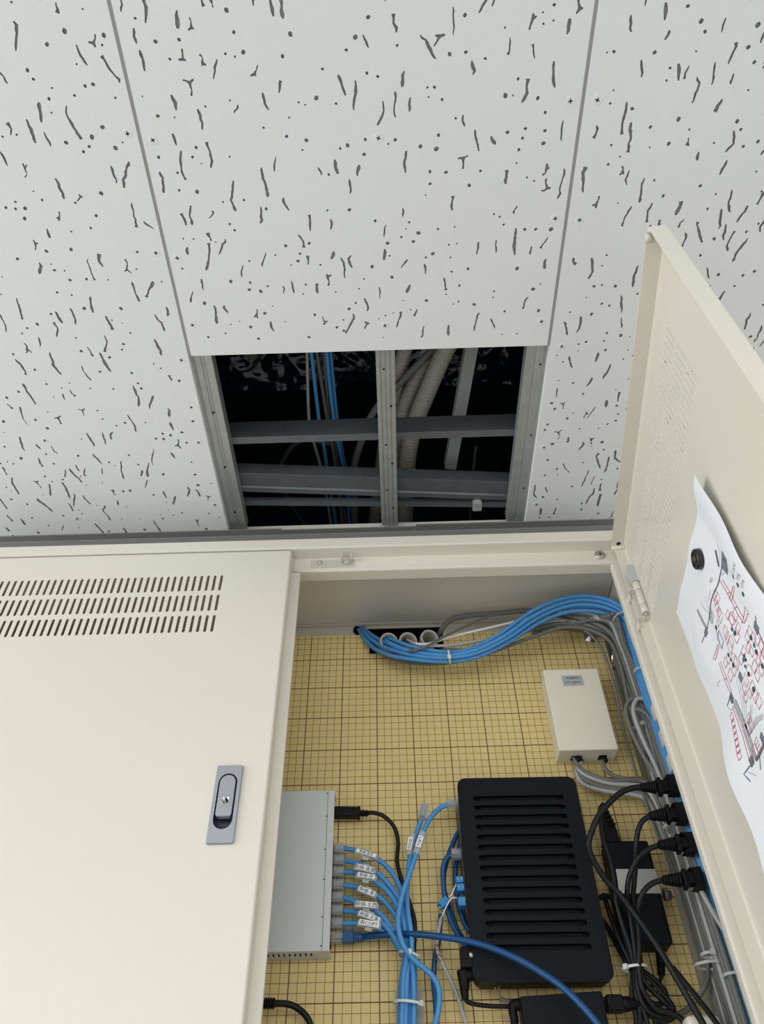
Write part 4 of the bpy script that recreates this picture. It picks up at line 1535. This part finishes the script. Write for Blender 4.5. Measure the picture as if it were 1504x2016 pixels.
# ------------------------------------------------------------------ terminal box 420BM5
BY = 911.5
w_tl, w_tr, w_br, w_bl = [at(*q, BY) for q in ((1069, 1319), (1176, 1314.5), (1218, 1474), (1101, 1478))]
wz = ((w_tl - w_bl) + (w_tr - w_br)).normalized()
wx = Vector((wz.z, 0, -wz.x))
wc = (w_tl + w_tr + w_br + w_bl) / 4
ww = ((w_tr - w_tl).length + (w_br - w_bl).length) / 2
wh = ((w_tl - w_bl).length + (w_tr - w_br).length) / 2
t = thing('terminal_box', wc - wz * wh / 2 + Vector((0, 17, 0)), 'ivory plastic terminal box with a small grey label', 'terminal box')
b = MB()
b.box(wc + Vector((0, 12, 0)), (ww, 24, wh), ax=wx, az=wz, bev=2.2, seg=3)
b.build('cover', WHITEBOX, t)
b = MB()
b.box(wc + Vector((0, 29.5, 0)), (ww - 1.6, 11, wh - 1.6), ax=wx, az=wz, bev=1.0)
b.build('base', WHITEBOX, t)
b = MB()
for u0 in (-0.17, 0.27):
    b.box(wc + wx * (ww * u0) - wz * (wh / 2 - 0.3) + Vector((0, 21, 0)), (15 if u0 < 0 else 11, 12, 1.6), ax=wx, az=wz, bev=0.7)
b.build('cable_entries', BLKPL2, t, kind='stuff')
lbq = [at(*q, BY - 0.3) for q in ((1105.5, 1330.7), (1145, 1328.9), (1149.2, 1349.2), (1109.7, 1350.8))]
lc_ = sum(lbq, Vector()) / 4
lbw, lbh = (lbq[1] - lbq[0]).length, (lbq[0] - lbq[3]).length
b = MB()
b.box(lc_, (lbw, 0.4, lbh), ax=wx, az=wz)
lb = b.build('label', GRLAB, t)
fo = Vector((0, -0.35, 0))
text('420BM5', 5.0, lc_ + wz * (lbh * 0.24) + fo, wx, wz, INK, 'print', lb, sx=1.05)
text('かがつう株式会社', 3.0, lc_ - wz * (lbh * 0.16) + fo, wx, wz, INK, 'print', lb, sx=0.92, bold=0.02)
text('DM', 1.9, lc_ - wz * (lbh * 0.38) + fo, wx, wz, INK, 'print', lb, sx=1.2)
e1 = wc + wx * (ww * -0.17) - wz * (wh / 2) + Vector((0, 21, 0))
e2 = wc + wx * (ww * 0.27) - wz * (wh / 2) + Vector((0, 21, 0))
GG = 'grey cables from the terminal box'
outs = [([(1142, 1513), (1165, 1526), (1205, 1537), (1262, 1537), (1290, 1560), (1330, 1650)], GREY, 'uppermost grey cable leaving the left entry of the terminal box'),
        ([(1140, 1516), (1162, 1531), (1205, 1543), (1262, 1548), (1288, 1575), (1325, 1660)], LGREY, 'second grey cable leaving the left entry of the terminal box'),
        ([(1138, 1519), (1158, 1540), (1200, 1552), (1255, 1560), (1284, 1585), (1320, 1668)], GREY, 'third grey cable leaving the left entry of the terminal box'),
        ([(1135, 1522), (1150, 1545), (1195, 1558), (1245, 1564), (1278, 1582), (1312, 1668)], LGREY, 'lowest grey cable leaving the left entry of the terminal box')]
for i, (pts, mt_, lab) in enumerate(outs):
    P = [e1 + wx * (i - 1.5) * 2.6 + Vector((0, -2, 3)), e1 + wx * (1 + (i - 1.5) * 2.6) - wz * 4 + Vector((0, -2, 0))] + [at(x, y, 929 - 2 * k + (1.5 * i)) for k, (x, y) in enumerate(pts)]
    b = MB()
    b.tube(P, 2.9, 9)
    tag(b.build('grey_cable', mt_), lab, 'cable', GG)
b = MB()
b.tube([e2 + Vector((0, 0, 3)), e2 - wz * 4] + [at(1190, 1512, 930), at(1208, 1527, 930), at(1245, 1536, 926), at(1280, 1548, 920), at(1320, 1640, 915)], 2.6, 9)
tag(b.build('grey_cable', GREY), 'single grey cable leaving the right entry of the terminal box', 'cable', GG)
for ee, k in ((e1, 0), (e2, 1)):
    b = MB()
    b.lathe(ee + Vector((0, -1, 2)), (0.35, -0.1, -1), [(0, 6 if k == 0 else 3.6), (6, 5.6 if k == 0 else 3.4), (10, 5 if k == 0 else 2.8)], 12)
    tag(b.build('cable_sleeve', BLKPL2), ('wide' if k == 0 else 'narrow') + ' black sleeve where grey cable leaves the terminal box', 'sleeve')

# ------------------------------------------------------------------ blue trunk cables across the top
BG = 'light blue trunk cables along the cabinet top'


def trunk(pts, lab, mt_=BLUE, r=3.05, group=BG, nm='trunk_cable'):
    return tag(cable(nm, None, None, pts, r, mt_), lab, 'network cable' if mt_ is BLUE else 'cable', group)


right_tail = [(1243, 1262, 872), (1262, 1330, 866), (1285, 1400, 864), (1305, 1460, 862), (1330, 1535, 862), (1362, 1640, 864), (1390, 1735, 868), (1415, 1815, 872), (1443, 1905, 874), (1475, 2010, 874), (1500, 2090, 874)]


def rt_off(dx, dy, dY, skip=0):
    return [(x + dx, y + dy, Y + dY) for x, y, Y in right_tail[skip:]]


trunk([(703, 1236, 985), (708, 1243, 958), (718, 1258, 938), (740, 1279, 925), (775, 1292, 916), (830, 1300, 908), (885, 1302, 904), (940, 1293, 901), (1000, 1265, 897), (1055, 1230, 894), (1105, 1208, 890), (1155, 1202, 886), (1200, 1211, 882), (1228, 1232, 877)] + rt_off(-5, 4, 6), 'lowest light blue cable of the bundle sweeping along the cabinet top')
trunk([(706, 1235, 985), (713, 1241, 956), (727, 1256, 934), (752, 1272, 921), (790, 1285, 911), (835, 1293, 903), (885, 1295, 898), (940, 1285, 895), (1000, 1256, 891), (1055, 1219, 888), (1105, 1197, 884), (1152, 1190, 880), (1200, 1199, 876), (1232, 1222, 872)] + rt_off(-2, 0, 2), 'second lowest light blue cable of the bundle along the cabinet top')
trunk([(709, 1234, 985), (718, 1239, 955), (737, 1254, 932), (765, 1268, 917), (800, 1280, 908), (840, 1287, 902), (885, 1290, 897), (935, 1280, 892), (990, 1254, 888), (1045, 1216, 884), (1100, 1190, 880), (1150, 1181, 876), (1200, 1190, 872), (1235, 1215, 868)] + rt_off(1, -2, 0), 'middle light blue cable of the bundle along the cabinet top')
trunk([(757, 1250, 960), (764, 1256, 922), (780, 1262, 914), (805, 1271, 908), (840, 1279, 904), (885, 1284, 901), (930, 1276, 896), (985, 1248, 890), (1040, 1208, 884), (1095, 1182, 878), (1150, 1173, 872), (1203, 1183, 868), (1237, 1210, 864)] + rt_off(3, -4, -1), 'light blue cable rising from the left pipe end, topmost of the bundle')
trunk([(755, 1252, 960), (760, 1262, 918), (778, 1271, 912), (805, 1281, 907), (840, 1287, 905), (885, 1289, 903), (930, 1282, 900), (985, 1256, 896), (1040, 1222, 892), (1100, 1199, 888), (1150, 1193, 884), (1200, 1200, 880), (1230, 1225, 876)] + rt_off(-2, 2, 8), 'light blue cable from the left pipe end tucked in the bundle')
ring_tie('cable_tie', 'white cable tie on the blue bundle below the pipe ends', at(884, 1293, 901), at(900, 1291, 900) - at(868, 1295, 902), 9.5, 9.5, 55)
ring_tie('cable_tie', 'clear cable tie on the blue bundle in the top right corner', at(1222, 1216, 874), at(1240, 1245, 872) - at(1205, 1195, 876), 11, 11, 200, FROST)
ring_tie('cable_tie', 'clear cable tie low on the blue run behind the hinge', at(1262, 1322, 866), at(1275, 1370, 865) - at(1250, 1280, 868), 9, 9, 100, FROST)

HGp = 'grey and white cables along the cabinet top'
trunk([(716, 1238, 980), (724, 1245, 955), (745, 1280, 940), (775, 1298, 932), (820, 1306, 926), (870, 1306, 920), (930, 1296, 914), (1000, 1272, 908), (1060, 1250, 904), (1110, 1235, 902), (1160, 1240, 900), (1200, 1262, 898), (1222, 1310, 898), (1240, 1390, 900), (1275, 1500, 905)], 'grey cable showing under the blue bundle at its lowest sag', GREY, 2.7, HGp, 'grey_cable')
trunk([(795, 1255, 960), (806, 1262, 915), (830, 1270, 906), (880, 1271, 902), (930, 1264, 902), (970, 1256, 904), (1040, 1234, 906), (1100, 1222, 906), (1160, 1232, 906), (1205, 1262, 905), (1232, 1330, 905), (1262, 1430, 905), (1290, 1520, 905)], 'pale cable from the middle pipe end passing behind the blue bundle', LGREY, 2.2, HGp, 'grey_cable')
trunk([(798, 1257, 960), (812, 1265, 913), (840, 1268, 903), (880, 1256, 908), (920, 1246, 912), (980, 1232, 914), (1030, 1220, 914), (1080, 1208, 912), (1140, 1206, 908), (1195, 1222, 902), (1230, 1270, 898), (1262, 1370, 896), (1300, 1500, 896)], 'white cable rising straight from the middle pipe end', LABEL, 1.9, HGp, 'grey_cable')
trunk([(766, 1290, 936), (788, 1286, 922), (812, 1281, 899), (840, 1272, 896), (880, 1250, 900), (920, 1231, 905), (960, 1214, 908), (1010, 1205, 910), (1060, 1203, 908), (1100, 1214, 904), (1150, 1240, 903), (1180, 1270, 904), (1198, 1310, 908), (1212, 1360, 914), (1226, 1430, 922), (1250, 1515, 926), (1275, 1590, 922), (1320, 1720, 915)], 'thin grey cable crossing over the pipe ends and dropping past the terminal box', GREY, 1.9, HGp, 'grey_cable')
trunk([(862, 1262, 975), (866, 1246, 948), (876, 1230, 938), (895, 1217, 930), (930, 1211, 924), (980, 1207, 918), (1040, 1202, 914), (1100, 1210, 908), (1160, 1222, 902), (1205, 1250, 898), (1232, 1310, 896), (1262, 1400, 894), (1300, 1500, 892), (1345, 1640, 894)], 'thick grey cable emerging right of the pipe ends', GREY, 4.2, HGp, 'grey_cable')
trunk([(868, 1280, 928), (930, 1279, 920), (990, 1258, 914), (1050, 1238, 910), (1110, 1228, 908), (1170, 1240, 906), (1210, 1270, 904), (1235, 1330, 904), (1265, 1420, 904), (1300, 1520, 904)], 'grey cable beneath the blue bundle near the middle of the sweep', GREY, 3.2, HGp, 'grey_cable')

# grey bundle down the right wall: each cable is a thing, nothing tells them apart
base = [(1215, 1262), (1240, 1310), (1262, 1390), (1290, 1490), (1322, 1590), (1352, 1690), (1383, 1800), (1412, 1900), (1447, 2020), (1468, 2090)]
GB = 'grey cables bundled down the right cabinet wall'
rnd = random.Random(11)
for i in range(11):
    off = -20 + i * 4.3
    Yb = 938 - 6.2 * i + rnd.uniform(-4, 4)
    pts = []
    for k, (x, y) in enumerate(base):
        f = 0.55 + 0.45 * min(1, k / 4)
        wv = rnd.uniform(-2.5, 2.5)
        pts.append((x + off * f + wv, y, Yb - 3 * k * 0.2))
    pts = [(1050 + 15 * i, 1246 - 3.2 * i, 916 - i), (1115 + 9 * i, 1238 - 3 * i, Yb - 6), (1180 + 3.5 * i, 1250 - 3.4 * i, Yb - 3)] + pts
    P = [at(*q) for q in pts]
    for v in P:
        v.x = min(v.x, 329.5)
    b = MB()
    b.tube(P, (3.1, 3.4, 2.8, 3.8)[i % 4], 8)
    tag(b.build('bundled_cable', LGREY if i in (3, 7) else GREY), 'grey cable in the dense bundle running down the right cabinet wall', 'cable', GB)
# loops of spare cable
for i, (pts, lab) in enumerate((([(1300, 1470, 880), (1283, 1430, 880), (1268, 1395, 880), (1250, 1376, 880), (1236, 1384, 882), (1233, 1405, 884), (1244, 1440, 886), (1268, 1490, 888), (1300, 1540, 890), (1335, 1640, 892)], 'outer loop of spare grey cable near the terminal box'),
                                ([(1296, 1440, 874), (1284, 1405, 874), (1272, 1380, 874), (1256, 1376, 874), (1247, 1392, 876), (1252, 1420, 878), (1270, 1465, 882), (1296, 1520, 884), (1330, 1620, 888)], 'inner loop of spare pale cable near the terminal box'),
                                ([(1250, 1396, 872), (1262, 1398, 870), (1278, 1412, 870), (1296, 1450, 872), (1320, 1530, 876)], 'short grey cable crossing the spare loops'))):
    tag(cable('spare_cable', None, None, pts, 2.9, LGREY if i == 1 else GREY), lab, 'cable', 'spare grey loops by the right wall')
cable('grey_cable', 'grey cable leaving the bundle to the left near the bottom', 'cable', [(1392, 1880, 905), (1393, 1910, 910), (1388, 1940, 920), (1372, 1965, 930), (1352, 1988, 936), (1330, 2000, 938), (1300, 2020, 940)], 2.8, GREY)
cable('grey_cable', 'pale cable angling down from behind the lowest power plug', 'cable', [(1368, 1728, 866), (1385, 1762, 864), (1404, 1797, 862), (1430, 1838, 860), (1465, 1890, 858)], 2.6, LGREY)
ring_tie('cable_tie', 'clear cable tie around the grey bundle beside the spare loops', at(1268, 1432, 893), at(1290, 1490, 893) - at(1250, 1380, 893), 14, 10, 70, FROST)
ring_tie('cable_tie', 'clear cable tie around the grey bundle by the second power plug', at(1335, 1628, 905), at(1352, 1690, 905) - at(1322, 1590, 905), 17, 12, 80, FROST)
ring_tie('cable_tie', 'clear cable tie around the grey bundle near the bottom edge', at(1402, 1900, 895), at(1418, 1950, 895) - at(1388, 1850, 895), 18, 13, 150, FROST)
ring_tie('cable_tie', 'small clear tie around part of the grey bundle, just above the lowest tie', at(1398, 1880, 888), at(1412, 1930, 888) - at(1388, 1840, 888), 9, 9, 90, FROST)
ring_tie('cable_tie', 'clear cable tie on the blue run at the bottom right', at(1443, 1920, 872), at(1470, 2000, 872) - at(1420, 1840, 872), 9, 9, 140, FROST)
p = at(1384, 2030, 900)
b = MB()
b.box(p, (34, 24, 24), bev=7, seg=4, smooth=True)
tag(b.build('junction_cap', WHITEBOX), 'white rounded cap just entering the picture at the bottom right', 'cap')

# ------------------------------------------------------------------ plan on the open door, held by a magnet
S0, S1, ZP1, ZP0 = 106.0, 311.0, 545.0, 250.0


def sm(t):
    t = max(0.0, min(1.0, t))
    return t * t * (3 - 2 * t)


def paper_d(s, z):
    d = 2.2
    d += 9.0 * sm((s - 262) / 50) * (0.35 + 0.65 * sm((z - 380) / 120))         # right edge curls away from the door
    d += 10.0 * sm((150 - s) / 50) * sm((440 - z) / 120)                          # lower left lifts
    d += 2.2 * math.sin(z * 0.055 + s * 0.01) * (0.3 + 0.7 * sm((abs(s - 208) - 40) / 60))
    d += 1.0 * math.sin(s * 0.09 + 1.3)
    return max(1.9, d)


t = thing('floor_plan', mpR((S0 + S1) / 2, 2, ZP0), 'white paper with a hand drawn cable plan pinned inside the open door', 'paper')
b = MB()
nu, nv = 40, 56
for j in range(nv + 1):
    for i in range(nu + 1):
        s = S0 + (S1 - S0) * i / nu
        z = ZP0 + (ZP1 - ZP0) * j / nv
        b.v.append(mpR(s, paper_d(s, z), z))
nf = (nu + 1) * (nv + 1)
for k in range(nf):
    b.v.append(b.v[k] - DN * 0.15)
for j in range(nv):
    for i in range(nu):
        q = j * (nu + 1) + i
        for o, rev in ((0, False), (nf, True)):
            fc = [o + q, o + q + 1, o + q + nu + 2, o + q + nu + 1]
            b.f.append(fc[::-1] if rev else fc)
            b.m.append(0)
            b.sm.append(True)
b.build('sheet', PAPER, t, fix=False)


def pc(x, y):
    return ondoor(1300 + x / 2.652, 920 + y / 2.652, 3.0)


def stroke(mb, pts, w, closed=False):
    """a pen stroke lying on the paper; pts in (along door, height)"""
    if closed:
        pts = pts + [pts[0]]
    q = []
    for i in range(len(pts) - 1):
        a, c = pts[i], pts[i + 1]
        n = max(1, int(math.hypot(c[0] - a[0], c[1] - a[1]) / 5))
        q += [(a[0] + (c[0] - a[0]) * k / n, a[1] + (c[1] - a[1]) * k / n) for k in range(n)]
    q.append(pts[-1])
    vs = []
    for i, (s, z) in enumerate(q):
        a, c = q[max(0, i - 1)], q[min(len(q) - 1, i + 1)]
        l = math.hypot(c[0] - a[0], c[1] - a[1]) or 1
        nx, nz = -(c[1] - a[1]) / l * w / 2, (c[0] - a[0]) / l * w / 2
        for sg in (1, -1):
            ss, zz = s + nx * sg, z + nz * sg
            vs.append(mpR(ss, paper_d(ss, zz) + 0.35, zz))
    mb.add(vs, [[2 * i, 2 * i + 1, 2 * i + 3, 2 * i + 2] for i in range(len(q) - 1)])


def blob(mb, x, y, r, rz_=None):
    s, z = pc(x, y)
    n = 12
    vs = []
    for k in range(n):
        a = 2 * math.pi * k / n
        ss, zz = s + r * math.cos(a), z + (rz_ or r) * math.sin(a)
        vs.append(mpR(ss, paper_d(ss, zz) + 0.5, zz))
    mb.add(vs, [list(range(n))])


def strokes(name, material, lines, w):
    mb = MB()
    for ln in lines:
        stroke(mb, [pc(*p) for p in ln], w)
    return mb.build(name, material, t, fix=False, kind='stuff')


def cell(x, y, w, h):
    """a desk outline drawn around a spot of the plan, in millimetres on the paper"""
    s, z = pc(x, y)
    return [(s - w / 2, z - h / 2), (s + w / 2, z - h / 2), (s + w / 2, z + h / 2), (s - w / 2, z + h / 2)]


strokes('trunk_lines', GRINK, [[(281, 437), (291, 478), (299, 522)], [(282, 434), (293, 476), (301, 520)], [(320, 500), (300, 600), (270, 690), (252, 780), (235, 860), (222, 915)], [(327, 470), (297, 604), (267, 694), (249, 784)], [(280, 435), (298, 520)], [(285, 432), (302, 518)],
                               [(375, 1220), (420, 1330), (460, 1440), (490, 1530)], [(382, 1215), (427, 1326), (467, 1436), (496, 1526)], [(388, 1212), (433, 1322), (473, 1432), (500, 1520)],
                               [(490, 1530), (470, 1570), (458, 1600), (485, 1640)], [(496, 1530), (535, 1440)], [(500, 1536), (541, 1446)], [(512, 1500), (516, 1540), (520, 1580)], [(185, 745), (215, 810), (238, 850)], [(190, 742), (220, 806), (243, 846)],
                               [(345, 1245), (362, 1190), (375, 1230)], [(498, 840), (541, 940)], [(502, 775), (498, 840)]], 1.1)
strokes('thin_lines', PENC, [[(290, 390), (305, 450), (300, 520)], [(230, 680), (240, 720), (262, 760)], [(205, 700), (225, 740), (258, 770)], [(400, 1090), (430, 1230), (440, 1350)], [(410, 1090), (440, 1230), (450, 1340)], [(390, 1100), (420, 1230), (432, 1360)],
                             [(541, 1290), (500, 1310), (470, 1350), (455, 1380)], [(541, 1300), (505, 1320), (475, 1358), (460, 1390)], [(541, 1310), (510, 1330), (480, 1366), (465, 1396)], [(470, 1240), (452, 1350)], [(480, 1240), (458, 1350)],
                             [(308, 540), (318, 565), (330, 545)], [(350, 530), (365, 545), (372, 500)], [(310, 1110), (295, 1140), (305, 1145)], [(345, 1250), (365, 1270), (385, 1235)], [(262, 640), (252, 690)], [(470, 1590), (505, 1610)]], 0.5)
mb = MB()
for (x, y, w, h) in ((235, 862, 8, 6), (366, 1205, 9, 7), (414, 1095, 8, 7), (497, 838, 9, 8), (480, 1535, 8, 7), (533, 1420, 9, 9)):
    s, z = pc(x, y)
    c = [(s - w / 2, z - h / 2), (s + w / 2, z - h / 2), (s + w / 2, z + h / 2), (s - w / 2, z + h / 2)]
    mb.add([mpR(a, paper_d(a, q) + 0.3, q) for a, q in c], [[0, 1, 2, 3]])
mb.add([mpR(a, paper_d(a, q) + 0.3, q) for a, q in [pc(*p) for p in ((325, 435), (362, 478), (347, 560), (312, 520))]], [[0, 1, 2, 3]])
mb.build('pole_marks', mat('ink_slate', rgb(116, 128, 142), 0.7), t, fix=False, kind='stuff')
mb = MB()
for (x, y, w, h) in ((235, 862, 8, 6), (366, 1205, 9, 7), (414, 1095, 8, 7), (497, 838, 9, 8), (480, 1535, 8, 7), (533, 1420, 9, 9)):
    c = cell(x, y, w, h)
    stroke(mb, c, 0.7, True)
    stroke(mb, [c[0], c[2]], 0.5)
    stroke(mb, [c[1], c[3]], 0.5)
stroke(mb, [pc(*p) for p in ((325, 435), (312, 520), (347, 560), (362, 478))], 1.0)
mb.build('pole_crosses', GRINK, t, fix=False, kind='stuff')
# red desks and rooms
mb = MB()
for q in (((305, 590), (345, 660), (400, 770), (420, 800)), ((318, 585), (358, 652), (412, 760), (432, 790)), ((345, 660), (358, 652)), ((385, 735), (398, 728)), ((365, 700), (392, 625), (382, 620), (352, 690)), ((420, 815), (445, 725), (465, 770), (455, 765), (432, 815), (418, 805)),
          ((295, 925), (275, 1000), (285, 1005), (302, 930), (295, 925)), ((300, 1020), (330, 1110), (360, 1180), (368, 1172), (340, 1100), (308, 1015)), ((330, 1110), (340, 1100)), ((380, 1250), (440, 1400), (480, 1520)), ((372, 1255), (432, 1405), (470, 1525))):
    stroke(mb, [pc(*p) for p in q], 0.7)
for i in range(7):
    x = 372 + i * 9.5
    y = 1305 + i * 33
    stroke(mb, cell(x, y, 7, 6.5), 0.7, True)
rnd = random.Random(4)
for (x, y) in ((290, 695), (300, 725), (310, 755), (318, 775), (285, 665), (300, 685), (352, 770), (368, 795), (345, 860), (352, 890), (372, 910), (395, 880), (400, 840), (385, 770), (335, 1020), (350, 1000), (365, 935), (380, 1060), (360, 1085),
               (395, 1020), (450, 885), (460, 860), (480, 890), (455, 940), (470, 960), (500, 900), (520, 930), (485, 1040), (430, 960), (420, 1000), (445, 1110), (435, 1160), (440, 1200), (465, 1180), (480, 1150), (500, 1090), (520, 1060), (535, 980), (495, 1190), (515, 1220),
               (460, 1310), (468, 1345), (455, 1365), (490, 1480), (498, 1440), (505, 1460), (530, 1010), (505, 1010)):
    stroke(mb, cell(x, y, rnd.uniform(7, 12), rnd.uniform(6, 10)), 0.55, True)
mb.build('desk_outlines', RED, t, fix=False, kind='stuff')
mb = MB()
for (x, y, r) in ((372, 790, 6), (385, 1005, 6), (460, 1060, 5), (530, 1000, 6)):
    s, z = pc(x, y)
    stroke(mb, [(s + r * math.cos(a), z + r * math.sin(a)) for a in [k * 2 * math.pi / 14 for k in range(14)]], 0.5, True)
mb.build('zone_circles', mat('ink_pink', rgb(222, 130, 140), 0.7), t, fix=False, kind='stuff')
for nm, mt_, pts in (('teal_dots', TEAL, ((404, 569, 2.0), (375, 845, 2.2), (432, 1005, 2.2), (485, 930, 2.2), (365, 1005, 2.0), (441, 1040, 1.8))),
                     ('maroon_dots', MAROON, ((429, 612, 2.2), (292, 836, 2.4), (376, 1033, 2.4), (496, 965, 2.4), (459, 1080, 2.2), (442, 1354, 2.4), (442, 1005, 1.6))),
                     ('green_dots', GREENI, ((453, 660, 2.2), (388, 866, 2.4), (353, 980, 2.2), (468, 890, 2.4), (527, 1038, 2.4), (487, 1160, 2.6), (434, 985, 1.8)))):
    mb = MB()
    for x, y, r in pts:
        blob(mb, x, y, r)
    mb.build(nm, mt_, t, fix=False, kind='stuff')
mb = MB()
stroke(mb, cell(312, 900, 13, 12), 0.8, True)
stroke(mb, [pc(285, 830), pc(310, 935)], 0.8)
stroke(mb, cell(305, 815, 5, 5), 0.6, True)
mb.build('blue_room', BLUEI, t, fix=False, kind='stuff')
mb = MB()
stroke(mb, cell(264, 775, 14, 9), 0.8, True)
mb.build('frame_box', GRINK, t, fix=False, kind='stuff')


def ptext(s_, x, y, size, material, ang=0.0, nm='note'):
    s, z = pc(x, y)
    d = paper_d(s, z) + 0.8
    ca, sa = math.cos(ang), math.sin(ang)
    return text(s_, size, mpR(s, d, z), DU * ca + Vector((0, 0, sa)), -DU * sa + Vector((0, 0, ca)), material, nm, t)


ptext('LAN', 420, 525, 6.5, PENC)
ptext('TEL', 444, 568, 6.5, PENC)
ptext('OA', 462, 602, 6.5, PENC)
ptext('S', 338, 482, 7, INK)
ptext('MDF', 264, 775, 6, GRINK)
ptext('TEL', 262, 590, 6, PENC)
# magnet
s, z = ondoor(1371.5, 1101, 6)
mg = thing('magnet', mpR(s, paper_d(s, z), z - 9), 'round black magnet holding the paper inside the open door', 'magnet')
b = MB()
o = mpR(s, paper_d(s, z) + 0.2, z)
b.lathe(o, DN, [(0, 10.2), (1.0, 10.8), (5.0, 10.4), (6.0, 9.4), (6.0, 7.8), (5.2, 7.4), (5.2, 0.3)], 28)
b.build('cap', mat('magnet_black', rgb(30, 30, 32), 0.3), mg)
b = MB()
b.lathe(o + DN * 5.3, DN, [(0, 4.2), (0.5, 4.0), (0.6, 0.3)], 20)
b.build('centre', mat('magnet_brown', rgb(70, 56, 44), 0.3), mg)
